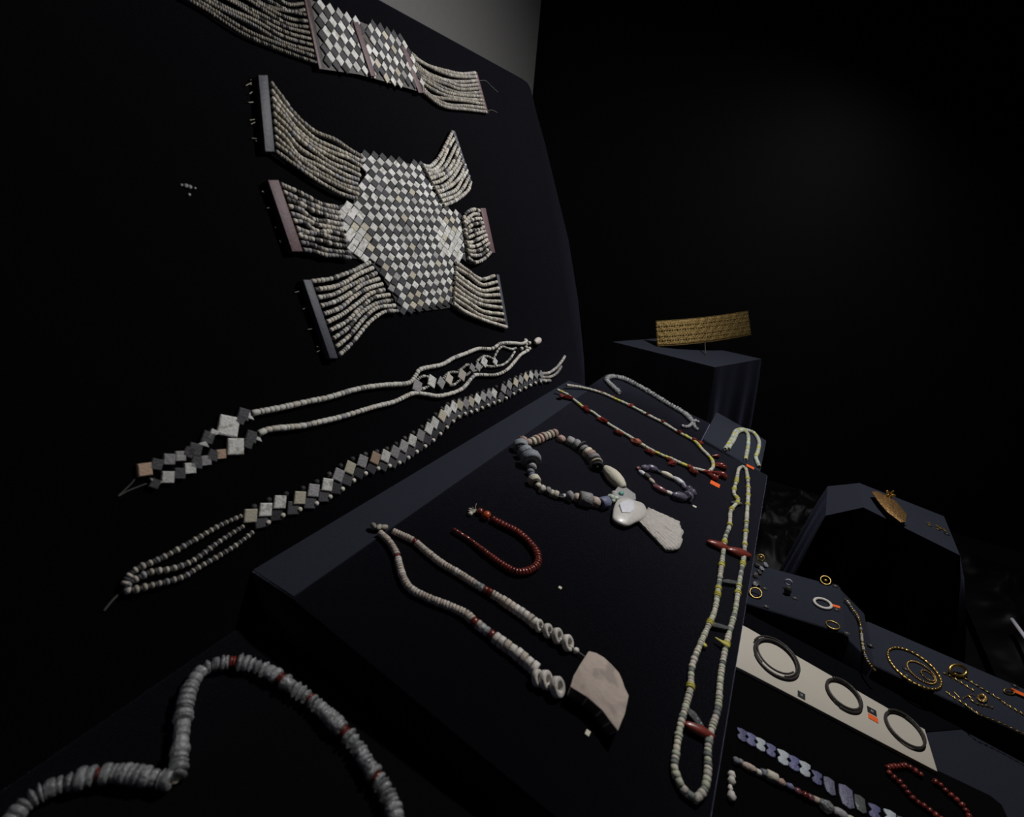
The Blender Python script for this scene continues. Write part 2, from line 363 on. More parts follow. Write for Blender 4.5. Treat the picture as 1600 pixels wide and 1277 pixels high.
stp = [PW.p + np.array([x, 0, 0]) + PW.t * ((y - PW.p[1]) / PW.t[1]) for x, y in [(.66, -.054), (.7215, -.054), (.7215, -.34), (.66, -.27)]]  # dark strip laid in place of the ring block's shadow on the platform
tag(prism('shade_strip', [p + PW.n * .0012 for p in stp], [p + PW.n * .0002 for p in stp], VEL_SHADE), 'narrow black strip of painted shade between cream card and ring block', 'display pad')
def draped(name, loop, faces, zb, flare, amp, k, m, label, levels=9, seed=1, mt=None, fy_=1.):
    """cloth thrown over a block: top facets from loop + skirts with folds"""
    rr = random.Random(seed); b = MB(); loop = [np.asarray(p, float) for p in loop]; n = len(loop)
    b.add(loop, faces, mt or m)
    pts = []; cor = []
    for i in range(n):
        a, c = loop[i], loop[(i + 1) % n]; q = max(3, int(np.linalg.norm(c - a) / .008))
        for j in range(q): pts.append(a + (c - a) * j / q); cor.append(min(j, q - j) / q)
    cen = sum(loop) / n; N = len(pts); s = 0; S = []
    for i in range(N): S.append(s); s += np.linalg.norm(pts[(i + 1) % N] - pts[i])
    ph = [rr.uniform(0, 6) for _ in range(4)]; vs = []; fs = []
    for l in range(levels):
        t = l / (levels - 1)
        for i, p in enumerate(pts):
            tg = pts[(i + 1) % N] - pts[i - 1]; o = np.array([tg[1], -tg[0], 0]); o = o / (np.linalg.norm(o) + 1e-9)
            if o @ (p - cen) < 0: o = -o
            u = S[i] / s * 2 * math.pi
            wv = math.sin(k * u + ph[0] + .6 * t) * .6 + math.sin(k * 1.9 * u + ph[1]) * .35 + math.sin(k * .5 * u + ph[2]) * .4
            cs = 1 - min(1, cor[i] * 5)
            q = p + o * np.array([1, fy_ if o[1] < 0 else fy_ * .35, 1]) * (flare * t ** .8) + o * (amp * (t ** .9) * (wv + 1.0 * cs))
            q[2] = p[2] + (zb - p[2]) * t - (.002 if l else 0); vs.append(q)
    for l in range(levels - 1):
        for i in range(N): fs.append((l * N + i, l * N + (i + 1) % N, (l + 1) * N + (i + 1) % N, (l + 1) * N + i))
    b.add(vs, fs, m); me = b.mesh(name)
    import bmesh
    bm = bmesh.new(); bm.from_mesh(me); bmesh.ops.remove_doubles(bm, verts=bm.verts, dist=.0004); bmesh.ops.recalc_face_normals(bm, faces=bm.faces); bm.to_mesh(me); bm.free()
    me.set_sharp_from_angle(angle=math.radians(40))
    return tag(link(name, me), label, 'plinth')
q1 = [PP1.at(*p) for p in [(957, 534), (1117, 574), (1190, 561), (1040, 528)]]
draped('draped_plinth', q1, [(0, 1, 2, 3)], ZF, .012, .012, 7, VEL_SHADE, 'square plinth draped in dark velvet below the gold diadem', seed=3, mt=VELB, fy_=2.5)  # one cloth: skirts coloured darker than the top to stand for shade
def atx(px, py, x): d = ray(px, py); return CAM + d * (x / d[0])
q2 = [atx(1290, 806, .912), PP2.at(1349, 793), PP2.at(1500, 868), PP2.at(1475, 807), PP2.at(1343, 755), atx(1293, 760, 1.013)]
draped('draped_plinth', q2, [(0, 1, 4, 5), (1, 2, 3, 4)], ZF, .012, .010, 6, VEL_SHADE, 'ridged plinth draped in blue black velvet under a gold plaque', seed=5, mt=VELB, fy_=8.)  # shade on the hanging sides is in the skirt colour, facets stay lighter

# crumpled black cloth on the case floor
def crumple(name, x0, x1, y0, y1, z, amp, label, seed):
    from mathutils import noise
    n = 90; b = MB(); vs = []; fs = []
    for i in range(n + 1):
        for j in range(n + 1):
            u, v = i / n, j / n; x = x0 + (x1 - x0) * u; y = y0 + (y1 - y0) * v
            e = min(1, 6 * min(u, 1 - u, v, 1 - v))
            q = noise.ridged_multi_fractal(Vector((x * 7 + seed, y * 7, seed)), 1., 2.1, 4, 1., 2.)
            vs.append((x, y, z + .002 + e * amp * (q * .5 + .5 * noise.noise(Vector((x * 16, y * 16, seed))))))
    for i in range(n):
        for j in range(n): a = i * (n + 1) + j; fs.append((a, a + n + 1, a + n + 2, a + 1))
    b.add(vs, fs, mat('black_satin', (.0022, .0022, .0028), .5, .2, .1, 900, spec=.10)); return tag(link(name, b.mesh(name)), label, 'cloth')
crumple('crumpled_cloth', 1.07, 1.50, -.32, -.03, ZF + .03, .06, 'crumpled black cloth heaped between ring block and plinth', 2.3)
crumple('crumpled_cloth', .86, 1.45, -.85, -.47, ZF + .03, .05, 'crumpled black cloth beside the steel rod', 7.7)
a, b_ = c_(1.124, -.515, -.56), c_(1.02, -.59, -.575)
a = CAM + ray(1581, 968) / ray(1581, 968)[0] * 1.1; b_ = CAM + ray(1612, 1010) / ray(1612, 1010)[0] * 1.02
tag(tube('steel_rod', [a, (a + b_) / 2, b_], .0032, STEEL, n=10), 'thin pale steel rod resting on crumpled cloth', 'rod')

# ================================================================== beadwork on the leaning board
rnd = random.random
def lerp_poly(a, b, t): return [(p[0] + (q[0] - p[0]) * t, p[1] + (q[1] - p[1]) * t) for p, q in zip(a, b)]
def limb(root, top, bot, n, plane, r, mix, wob=1.2, lift=.002, name='bead_strand', hl=(.6, 1.3), rnd_=False):
    """n strands of tiny beads fanned between the first and the last strand"""
    for i in range(n):
        pl = lerp_poly(top, bot, i / (n - 1))
        pl = [pl[0]] + [(x + random.gauss(0, wob), y + random.gauss(0, wob)) for x, y in pl[1:-1]] + [pl[-1]]
        P = ppath(pl, plane, r + lift)
        st = [0, FAI_W]
        def spec(k, s):
            m = random.choices([q[0] for q in mix], [q[1] for q in mix])[0]
            return ('round' if rnd_ else random.choice(['tube', 'disc', 'disc'])), m, r, r * random.uniform(*hl)
        string_mesh(name, root, P, plane.n, spec)
def bar(root, a, b, wpx, plane, m, th=.005, name='spacer_bar'):
    """flat spacer bar between two pixels, width in pixels"""
    dx, dy = b[0] - a[0], b[1] - a[1]
    return slab(name, [(a[0] - wpx / 2, a[1]), (a[0] + wpx / 2, a[1]), (b[0] + wpx / 2, b[1]), (b[0] - wpx / 2, b[1])], plane, th, m, root, .0005, bevel=.0006)
def frays(root, pts, plane, sign=-1, n=2, ln=18):
    for (x, y) in pts:
        for k in range(n):
            a = random.uniform(-.5, .6); l = ln * random.uniform(.5, 1.1)
            thread([(x, y), (x + sign * l * .5, y + l * .5 * a + random.uniform(-2, 2)), (x + sign * l, y + l * a)], plane, root, .0004, .002, 'loose_thread', BEAD_T)
def inside(poly, x, y):
    c = False; n = len(poly)
    for i in range(n):
        (x1, y1), (x2, y2) = poly[i], poly[i - 1]
        if (y1 > y) != (y2 > y) and x < (x2 - x1) * (y - y1) / (y2 - y1) + x1: c = not c
    return c
def tiles(root, poly_px, plane, rows_v, dx, x0, h, th, white, dark, drift=0.):
    poly = [plane.uv(*p) for p in poly_px]; us = [p[0] for p in poly]
    lo, hi = min(us), max(us)
    R2 = []
    for i, v in enumerate(rows_v):
        R2.append((v, 0, i))
        if i + 1 < len(rows_v): R2.append(((v + rows_v[i + 1]) / 2, 1, i))
    R2.append((rows_v[0] + (rows_v[0] - rows_v[1]) / 2, 1, -1)); R2.append((rows_v[-1] - (rows_v[-2] - rows_v[-1]) / 2, 1, len(rows_v)))
    for v, dk, i in R2:
        k = min(max(i, 0), len(rows_v) - 2); hs = abs(rows_v[k] - rows_v[k + 1]) / 2
        j0 = int((lo - x0) / dx) - 1; j1 = int((hi - x0) / dx) + 2
        for j in range(j0, j1):
            u = x0 + (j + .5 * dk) * dx + drift * (v - rows_v[0])
            if not inside(poly, u, v): continue
            m = (dark if dk else white)(u, v)
            p = plane.xy(u + random.gauss(0, dx * .02), v + random.gauss(0, dx * .02), h + random.uniform(0, .0006))
            z = plane.n + np.array([random.gauss(0, .035) for _ in range(3)])
            a = random.gauss(0, .06); x = np.array([math.cos(a), 0, 0]) + plane.t * math.sin(a)
            part('dark_tile' if dk else 'pale_tile', 'tile', m, root, p, x, z, (dx / 2 * random.uniform(.9, .99), hs * random.uniform(.9, .99), th))
def wmix(u, v): return random.choices([FAI_W, FAI_Y, STONEW], [.84, .11, .05])[0]
def dmix(u, v): return random.choices([FAI_D, FAI_B], [.75, .25])[0]
BUFF = [(BEAD_T, .55), (BEAD_C, .15), (STONEW, .2), (BEAD_K, .1)]
PALE = [(BEAD_W, .35), (BEAD_C, .45), (STONEW, .15), (BEAD_K, .05)]
MIXD = [(BEAD_C, .4), (BEAD_K, .28), (STONEW, .32)]

# --- the beadwork belt across the top of the board
T = thing('bead_belt', 'long beadwork belt with two checkered tile panels and buff bead fringes', 'belt', PA.at(570, 75))
base = [(478, -4), (505, 9), (555, 31), (600, 48), (632, 70), (658, 144), (600, 127), (560, 116), (503, 108)]
slab('backing', base, PA, .0015, BEAD_K, T, .006)
vr = [PA.uv(516, y)[1] for y in (3, 25, 45, 65, 83, 101, 118)]
xw = [PA.uv(499, 18)[0], PA.uv(540, 34)[0]]; dxb = (xw[1] - xw[0]) / 3
v1 = [PA.uv(*p)[1] for p in ((513, 22), (516, 45), (521, 66), (529, 84), (536, 104))]
dv = (v1[-1] - v1[0]) / 4; rows = [v1[0] + dv * i for i in range(-3, 9)]
tiles(T, [(482, 0), (505, 12), (530, 22), (556, 36), (584, 121), (545, 115), (503, 111)], PA, rows, dxb, xw[0], .0075, .0016, wmix, dmix, drift=.10)
tiles(T, [(562, 38), (590, 47), (612, 58), (631, 74), (658, 146), (620, 135), (587, 124)], PA, rows, dxb * .95, xw[0] + .002, .0075, .0016, wmix, dmix, drift=.10)
bar(T, (480, -4), (504, 108), 10, PA, BAR_PU, .007); bar(T, (556, 34), (584, 119), 8, PA, BAR_PU, .0105); bar(T, (631, 72), (658, 145), 7, PA, BAR_PU, .009); bar(T, (743, 112), (761, 177), 5, PA, BAR_PU, .006)
limb(T, [(360, -40), (400, -16), (432, -3), (455, 4), (477, 5)], [(285, -6), (330, 18), (382, 49), (440, 83), (500, 100)], 11, PA, .0019, BUFF, 2.2, .003, hl=(.6, .8), rnd_=True)
limb(T, [(640, 82), (665, 97), (695, 109), (718, 117), (742, 114)], [(659, 142), (682, 161), (702, 169), (728, 171), (759, 175)], 11, PA, .0028, [(BEAD_T, .45), (BEAD_C, .3), (STONEW, .25)], 1.6, .003, hl=(.45, .7), rnd_=True)
bar(T, (357, -42), (282, -7), 8, PA, BAR_PU, .007)
thread([(744, 127), (758, 126), (768, 135), (778, 144)], PA, T, .0004, name='loose_thread'); thread([(759, 175), (768, 172), (777, 176)], PA, T, .0004, name='loose_thread')

# --- the collar / pectoral
T = thing('bead_pectoral', 'wide beadwork pectoral of checkered tiles with six bead fringed arms', 'pectoral', PA.at(640, 370))
body = [(562, 240), (575, 243), (600, 247), (640, 256), (660, 256), (664, 270), (670, 292), (682, 306), (694, 318), (706, 332), (719, 337), (724, 350), (729, 385), (732, 404), (716, 406), (708, 420),
        (708, 480), (690, 483), (650, 487), (622, 488), (617, 468), (608, 450), (597, 432), (583, 414), (573, 406), (545, 403), (540, 375), (531, 345), (528, 322), (546, 317), (555, 303), (563, 288), (572, 272), (563, 262)]
slab('backing', body, PA, .0012, FAI_B, T, .001)
rw = [(617, 258), (618, 271), (619, 284), (620, 297), (620, 310), (620, 323.5), (621, 337), (622, 354), (622, 369.5), (622, 384), (624, 399), (624, 414), (625, 431), (626, 448), (627, 464), (630, 479)]
vr = [PA.uv(*p)[1] for p in rw]; vlin = np.linspace(vr[0], vr[-1], 16); vr = list(.5 * np.array(vr) + .5 * vlin)
dxp = (PA.uv(682.5, 398)[0] - PA.uv(626, 399)[0]) / 5; x0 = PA.uv(617, 258)[0]
_lw = PA.uv(548, 360); _rw = PA.uv(710, 375)
def patch(u, v):
    return math.hypot((u - _lw[0]) * 1.1, v - _lw[1]) < .028 or math.hypot((u - _rw[0]) * .75, v - _rw[1]) < .034
def dm2(u, v): return random.choices([FAI_W, STONEW, FAI_D], [.55, .2, .25])[0] if patch(u, v) else dmix(u, v)
tiles(T, body, PA, vr, dxp, x0, .0022, .0018, wmix, dm2, drift=-.06)
bar(T, (411, 117), (422, 237), 15, PA, BAR_BK, .008); bar(T, (427, 281), (465, 393), 17, PA, BAR_PU, .008); bar(T, (480, 437), (522, 560), 13, PA, BAR_BK, .008)
ptile_q = [(452, 310, 7), (470, 366, 7)]; T_PECT = T
bar(T, (709, 204), (736, 286), 4, PA, BAR_BK, .008); bar(T, (755, 325), (770, 395), 8, PA, BAR_PU, .008); bar(T, (778, 429), (793, 513), 4, PA, BAR_BK, .008)
limb(T, [(422, 128), (440, 152), (462, 180), (490, 206), (520, 222), (545, 233), (564, 244)], [(430, 236), (450, 250), (475, 270), (500, 285), (520, 296), (538, 304), (556, 310)], 10, PA, .0024, [(BEAD_T, .6), (BEAD_C, .25), (STONEW, .15)], 1.5, .004)
limb(T, [(660, 259), (673, 256), (687, 246), (697, 226), (707, 206)], [(693, 321), (706, 318), (719, 311), (729, 299), (735, 285)], 10, PA, .0030, PALE, 1.2, .003)
limb(T, [(438, 288), (461, 298), (480, 309), (500, 318), (526, 324)], [(473, 390), (490, 394), (510, 399), (528, 402), (547, 403)], 10, PA, .0026, MIXD, 1.6, .004)
limb(T, [(724, 343), (731, 333), (740, 327), (747, 329)], [(731, 403), (741, 407), (754, 405), (767, 394)], 11, PA, .0030, [(BEAD_C, .6), (BEAD_K, .25), (STONEW, .15)], 1.3, .005, hl=(.7, 1.3))
limb(T, [(486, 440), (516, 437), (535, 431), (555, 421), (576, 411)], [(530, 555), (550, 535), (575, 506), (598, 489), (621, 486)], 10, PA, .0026, [(BEAD_C, .5), (BEAD_W, .2), (STONEW, .2), (BEAD_K, .1)], 1.2, .004)
limb(T, [(712, 410), (731, 424), (752, 437), (773, 431)], [(708, 474), (728, 488), (755, 502), (790, 511)], 9, PA, .0031, [(BEAD_C, .55), (BEAD_W, .2), (BEAD_T, .25)], 1.2, .004)
frays(T, [(405, 122), (407, 138), (408, 160), (410, 185), (412, 222)], PA, -1, 2, 20); frays(T, [(420, 298), (430, 325), (440, 352), (450, 378)], PA, -1, 2, 16); frays(T, [(474, 450), (485, 480), (497, 515), (510, 545)], PA, -1, 2, 15)

# --- flake of crumbs stuck on the dark board
for px, py, s in [(284, 289, 2.2), (291, 290, 3.2), (297, 292, 3.2), (305, 294, 1.8), (296, 304, 2.2)]:
    p = PA.at(px, py, .001); k = mmpx(p)
    tag(part('plaster_crumb', 'chip', STONEW, None, p, [1, 0, 0], PA.n, (s * k, s * k, s * k * .7)), 'tiny pale crumb stuck on the bare black velvet board', 'crumb', 'crumbs on the velvet board')

def ptile(root, x, y, spx, m, plane, rot=0., h=.001, th=.003, name='tile', sh='tile', asp=1.):
    p = plane.at(x, y, h); k = mmpx(p)
    a = math.radians(rot); d = np.array([math.cos(a), 0, 0]) + plane.t * math.sin(a)
    return part(name, sh, m, root, p, d, plane.n, (spx * k, spx * k * asp, th))
def whites(r=.0024, hl=(.5, 1.6)):
    return lambda k, s: (random.choice(['tube', 'disc']), random.choices([BEAD_W, BEAD_C, STONEW], [.7, .22, .08])[0], r, r * random.uniform(*hl))
def blk(r=.0022):
    return lambda k, s: ('disc', [BEAD_W, BEAD_K][k % 2] if rnd() < .75 else BEAD_W, r, r * .45)

for x_, y_, s_ in ptile_q: ptile(T_PECT, x_, y_, s_, FAI_W, PA, 100, .004, .003, 'pale_tile', 'tri')
# --- two strand necklace with tile links
T = thing('tile_necklace', 'two strand white tube bead necklace with diamond tile links and shell tip', 'necklace', PA.at(520, 640))
up = [(393, 646), (440, 637), (480, 628), (514, 621), (559, 608), (598, 602), (637, 599), (648, 589), (658, 577), (690, 570), (708, 560), (729, 552), (748, 545), (769, 545), (782, 537), (800, 536), (816, 537), (824, 532)]
lo = [(404, 678), (422, 671), (469, 666), (494, 661), (532, 652), (585, 636), (616, 628), (645, 615), (664, 616), (685, 619), (708, 614), (724, 606), (737, 591), (745, 586), (774, 586), (792, 578), (806, 563), (813, 555), (824, 548)]
for pl, nm in ((up, 'upper_strand'), (lo, 'lower_strand')):
    P = ppath(pl, PA, .0035)
    sw = whites(.0031, (.5, 1.5)); sb = blk(.0029)
    def spec(k, s, P=P, sw=sw, sb=sb):
        f = s / P.L; return sb(k, s) if .70 < f < .84 and rnd() < .8 else sw(k, s)
    string_mesh(nm, T, P, PA.n, spec, True)
for x, y, s in [(651, 603.5, 9), (674, 596, 8.5), (688.5, 598.5, 7.5), (701, 592.5, 7.5), (721, 586, 8), (737, 575, 5.5), (746.5, 573, 6), (755.7, 565.5, 7), (773, 565.5, 5)]:
    ptile(T, x, y, s * 1.4, random.choice([FAI_W, STONEW, BEAD_C]), PA, random.uniform(-12, 6), .0045, .002, asp=1.0)
for arc in [[(650, 597), (655, 591), (663, 588), (671, 590)], [(656, 608), (663, 607), (671, 602)], [(692, 592), (697, 586), (704, 582), (715, 582)], [(703, 602), (710, 601), (718, 594)], [(716, 580), (722, 576), (730, 570), (734, 573)],
            [(724, 588), (731, 585), (736, 579)], [(744, 567), (749, 561), (756, 557), (764, 558), (770, 561)], [(758, 571), (766, 573), (776, 572), (786, 570), (796, 562), (804, 550)], [(772, 559), (775, 553), (779, 546), (785, 542), (792, 544), (800, 546), (806, 544)], [(740, 580), (748, 577), (755, 571)]]:
    string_mesh('bead_arc', T, ppath(arc, PA, .003), PA.n, blk(.0022))
for x, y in [(821, 532), (822, 538), (822, 543), (815, 545), (827, 536), (827, 545)]:
    p = PA.at(x, y, .003); part('end_bead', 'round', BEAD_C, T, p, [1, 0, 0], PA.n, (.004, .0035, .0035))
p = PA.at(840, 533, .006); part('shell_tip', 'barrel', SHELLW, T, p, PA.at(848, 529) - PA.at(834, 537), PA.n, (.0125, .0068, .006))
# left end: tile chain
def chain(lst):
    for x, y, s, kind, rot in lst:
        m = {'w': FAI_W, 'd': FAI_M, 'p': FAI_P, 'g': STONEW}[kind[0]]
        ptile(T, x, y, s, m, PA, rot - 8, .001, .003 if kind[0] != 'd' else .003, 'pale_tile' if kind[0] != 'd' else 'dark_tile', 'tri' if len(kind) > 1 else 'tile')
chain([(391, 650, 8, 'wt', 200), (379, 648, 13, 'd', 20), (374, 656, 10, 'd', 10), (355.5, 666, 22, 'w', 25), (333, 681, 12, 'wt', 100), (323, 684, 13, 'd', 15), (316, 697, 9, 'wt', 60), (303, 703, 14, 'd', 20), (293, 707, 11, 'd', 10), (280, 713, 11, 'g', 35), (262.5, 718, 12, 'g', 30), (243, 726, 12, 'd', 20), (224.5, 734, 14, 'p', 40),
       (404, 684, 8, 'wt', 195), (391, 683, 13, 'd', 18), (386, 694, 10, 'd', 15), (366.5, 698, 18, 'w', 34), (343.5, 710, 10.5, 'p', 38), (331, 712, 12, 'd', 15), (320, 720, 11, 'g', 38), (306, 723, 13, 'd', 20), (295, 732, 12, 'w', 36), (279, 740, 12, 'd', 30), (260.5, 746, 13, 'w', 30), (243, 750, 11, 'wt', 240), (240, 756, 10, 'd', 10)])
thread([(393, 646), (356, 665), (300, 702), (262, 718), (224, 735), (204, 757), (184, 776)], PA, T); thread([(404, 680), (366, 698), (320, 720), (262, 746), (240, 752), (203, 766), (184, 776)], PA, T)

# --- plaited double tile necklace
T = thing('plaited_necklace', 'long plaited necklace of paired light and dark tiles edged with white beads', 'necklace', PA.at(560, 730))
LT = [(390, 806), (413.5, 796.5), (436, 784.5), (467, 778), (488.5, 766.5), (510, 757.5), (527.5, 742.5), (545.5, 731), (565, 721), (585, 716), (601, 713), (616, 706.5), (629.5, 697.5), (643, 688.5), (656, 680.6), (669, 670), (678, 661), (690, 650), (698, 642.5), (708, 636), (717.5, 633), (727, 631),
      (735, 628), (745, 624), (754, 620), (763.5, 617), (771, 615), (786, 608), (795, 602), (805, 598), (813, 594), (821, 590), (829, 587), (837, 586), (845, 586)]
for i, (x, y) in enumerate(LT):
    sz = np.interp(i, [0, 34], [14.5, 7.5]); m = random.choices([FAI_W, STONEW, FAI_Y, FAI_P], [.42, .3, .2, .08])[0]
    rt = np.interp(i, [0, 3, 7, 34], [24, 18, 0, -4]); ptile(T, x, y, sz, m, PA, rt + random.uniform(-7, 7), .003, .0025, 'pale_tile')
    if i + 1 < len(LT):
        x2, y2 = LT[i + 1]; f = np.interp(i, [0, 34], [1, .62]); mx, my = (x + x2) / 2, (y + y2) / 2
        ptile(T, mx + 5.5 * f, my + 13 * f, sz * 1.02, random.choice([FAI_M, FAI_M, FAI_D]), PA, rt + random.uniform(-7, 7), .001, .0025, 'dark_tile')
        p = PA.at(mx + 17 * f, my + 15.5 * f, .003); k = mmpx(p); rr = 4.2 * f * k
        part('edge_bead', 'round', random.choice([SHELLW, SHELLW, SHELLW, STONEC]), T, p, [1, .2, 0], PA.n, (rr, rr, rr))
        p = PA.at(mx - 5 * f, my - 9 * f, .0025); rr = 4.5 * f * k
        part('edge_bead', 'round', random.choice([FAI_B, FAI_D, BEAD_K]), T, p, [1, .2, 0], PA.n, (rr, rr, rr))
ST = [[(378, 806), (342.5, 822), (299, 847), (255, 871), (216.5, 888), (202, 900), (194, 914)], [(381, 822), (342, 847), (302, 876), (269, 889), (237, 894), (214, 904), (196, 916)], [(396, 831), (369, 852), (335, 873), (307, 889), (288, 901), (262, 909), (237, 915), (209, 922), (194, 922)]]
for q, pl in enumerate(ST):
    P = ppath(pl, PA, .003)
    def spec(k, s, P=P):
        f = s / P.L; r = (.0023 + .0006 * f) * random.uniform(.88, 1.12)
        return ('round', random.choices([BEAD_C, STONEW, STONEC, FAI_Y], [.4, .3, .1, .2])[0], r, r * .62) if k % 2 == 0 else ('disc', FAI_M, r * .8, r * .35)
    string_objs(T, P, PA.n, spec)
    thread(pl, PA, T, .0006, .003)
thread([(196, 918), (189, 926), (176, 938), (162, 955)], PA, T, .0007)
for pl in [[(845, 584), (857, 583), (868, 576), (876, 567), (882, 558)], [(845, 590), (860, 589), (870, 583), (877, 573)], [(842, 594), (852, 595), (860, 595)]]:
    string_mesh('bead_strand', T, ppath(pl, PA, .003), PA.n, lambda k, s: ('tube', random.choice([STONEW, BEAD_C, BEAD_T]), .0031, .003))

# ================================================================== on the large sloping riser
N1 = PB1.n
# --- shell ring necklace with shard pendant
T = thing('shell_necklace', 'buff shell ring necklace widening to spiral shells and a broken stone pendant', 'necklace', PB1.at(760, 960))
LA = [(593, 832), (607.6, 846), (619.5, 866), (624, 884), (631, 905), (643, 921), (670, 935), (700, 946.6), (726.6, 959), (741.5, 972), (765, 990), (786, 1006), (807, 1021), (828, 1039), (838, 1047)]
RA = [(613.5, 830), (634, 839), (649, 847), (664, 860), (691, 881), (715, 895), (744.5, 914), (765, 926), (780, 935), (798, 947), (822, 963), (838, 976)]
def sspec(P, reds, grow, r0=.0036):
    def f(k, s):
        q = s / P.L; r = r0 + np.interp(q, [0, .55, 1], [0, .0004, grow])
        for a, b, m in reds:
            if a < q < b: return 'disc', m, r * .95, r * .55
        if q > .76: return 'ring', SHELLW if rnd() < .7 else SHELL, r * 1.08, r * random.uniform(.5, .62)
        return 'disc', SHELL if rnd() < .85 else SHELLW, r, r * random.uniform(.32, .48)
    return f
P = ppath(LA, PB1, .004); string_objs(T, P, N1, sspec(P, [(.15, .175, CARN), (.66, .69, CARN), (.70, .74, CRYS), (.745, .78, CARN)], .0024), name='shell_ring')
P = ppath(RA, PB1, .004); string_objs(T, P, N1, sspec(P, [(.12, .15, CARN), (.60, .64, CRYS), (.645, .70, CARN)], .0016), name='shell_ring')
for (x, y, r, ax) in [(840, 1060, .0068, (-.3, 1)), (853, 1063, .0076, (-.3, 1)), (871, 1074, .0082, (-.3, 1)), (842, 978, .0058, (-.2, 1)), (856, 986, .0064, (-.2, 1)), (871, 994, .0070, (-.2, 1)), (887, 1005, .0072, (-.2, 1))]:
    p = PB1.at(x, y, r * .8); d = nrm(PB1.at(x + 10, y + 7) - PB1.at(x, y))
    part('spiral_shell', 'ring', SHELLW, T, p, d * .55 + N1 * .75 + PB1.t * -.25, N1 * .4 + PB1.t, (r * .42, r, r * 1.12))
p = PB1.at(900, 1017, .003); part('end_bead', 'round', SHELLW, T, p, [1, -.5, 0], N1, (.003, .003, .003))
for x, y, a in [(584, 822, 20), (592, 824, 60), (600, 824, -10)]:
    p = PB1.at(x, y, .004); part('cord_knot', 'lump', BEAD_T, T, p, np.array([math.cos(a), math.sin(a), .1]), N1, (.0046, .003, .003))
thread(LA, PB1, T, .0008, .004); thread(RA + [(900, 1017), (918, 1030)], PB1, T, .0008, .004)
shp = [(920, 1017), (932, 1020), (944, 1027), (956, 1038), (967.6, 1051), (973, 1063), (976.5, 1074), (983, 1087), (980, 1102), (976.5, 1117), (971, 1130), (966, 1143), (954, 1128), (941, 1110), (918, 1090), (891, 1073), (896, 1056), (907, 1037)]
top = [PB1.at(x, y, .0155) for x, y in shp]; cen = sum(top) / len(top)
bot = [p - N1 * .015 + (cen - p) * .10 + np.array([0, .0015, 0]) for p in top]
prism('stone_pendant', top, bot, SHARD, T, SHARDK, bevel=.0008)

# --- short carnelian string
T = thing('carnelian_string', 'short U shaped string of dark red carnelian discs with frayed cord', 'bead string', PB1.at(800, 860))
CS = [(708, 827), (722, 836), (735.5, 845), (762, 866), (789, 885), (808, 894), (828, 891), (840, 880), (838, 863), (825, 846), (807, 831), (785, 820), (770, 812)]
P = ppath(CS, PB1, .0042)
def spec(k, s):
    q = s / P.L; r = np.interp(q, [0, .12, .2, .5, 1], [.0022, .0026, .0034, .0045, .0046])
    return ('tube', CARN, r, r * 1.6) if q < .13 else ('disc', CARN, r, r * random.uniform(.38, .5))
string_objs(T, P, N1, spec)
for x, y, m, r in [(760, 806, CARNO, .0062), (750, 800, CARN, .005)]:
    part('bead', 'round', m, T, PB1.at(x, y, r * .8), PB1.at(770, 812) - PB1.at(750, 800), N1, (r * .8, r, r))
for k in range(16):
    a = random.uniform(2.2, 4.6); l = random.uniform(7, 14)
    thread([(744, 797), (744 + math.cos(a) * l * .5, 797 + math.sin(a) * l * .45), (744 + math.cos(a + .3) * l, 795 + math.sin(a) * l * .8)], PB1, T, .0005, .004, 'cord_fray', BEAD_T)
part('end_bead', 'round', STONEC, T, PB1.at(735, 803, .003), [1, 0, 0], N1, (.003, .0028, .0028))

# --- big stone bead necklace with shell pendants
T = thing('stone_necklace', 'chunky grey and tan stone bead necklace with round shell and fan pendant', 'necklace', PB1.at(880, 740))
BL = [  # x, y, diameter px, length px, material, shape ; strung left round from the top
    (866, 678, 14, 6, STONEK, 'disc'), (860, 680, 15, 5, STONET, 'disc'), (855, 682, 14, 5, STONEC, 'disc'), (849, 684, 16, 6, STONET, 'disc'), (843, 687, 17, 5, STONEK, 'disc'), (837, 689, 17, 5, STONET, 'disc'), (832, 691, 15, 5, STONEC, 'disc'), (826, 692, 12, 6, STONET, 'disc'), (817, 691, 19, 9, STONEK, 'lump'), (813.5, 699, 25, 10, STONEG, 'ring'), (821, 709, 26, 9, STONEG, 'disc'), (829.5, 720, 33, 12, STONEG, 'disc'),
    (830.5, 731, 17, 8, STONEW, 'round'), (829, 739, 14, 7, STONEG, 'round'), (831, 744, 11, 5, LAPIS, 'disc'), (834.6, 752, 21, 9, STONEC, 'disc'), (840.5, 760, 12, 7, STONEC, 'round'), (847, 765.5, 15, 8, SHELLW, 'lump'), (856, 768, 14, 8, STONEW, 'lump'), (862, 772, 13, 5, STONEC, 'disc'), (868.5, 774, 14, 6, STONEC, 'disc'), (876, 777, 10, 5, FAI_B, 'disc'), (882, 777, 10, 6, LIL, 'disc'), (890, 777, 19, 10, STONEW, 'lump'), (901, 779, 16, 9, STONET, 'round'), (914.5, 782, 24, 15, STONEW, 'tube'), (930, 786, 18, 10, STONET, 'tube'), (943, 787, 20, 15, LAPIS, 'tube'), (955, 780, 15, 9, GREENP, 'lump'), (960, 773, 11, 8, GREENP, 'lump')]
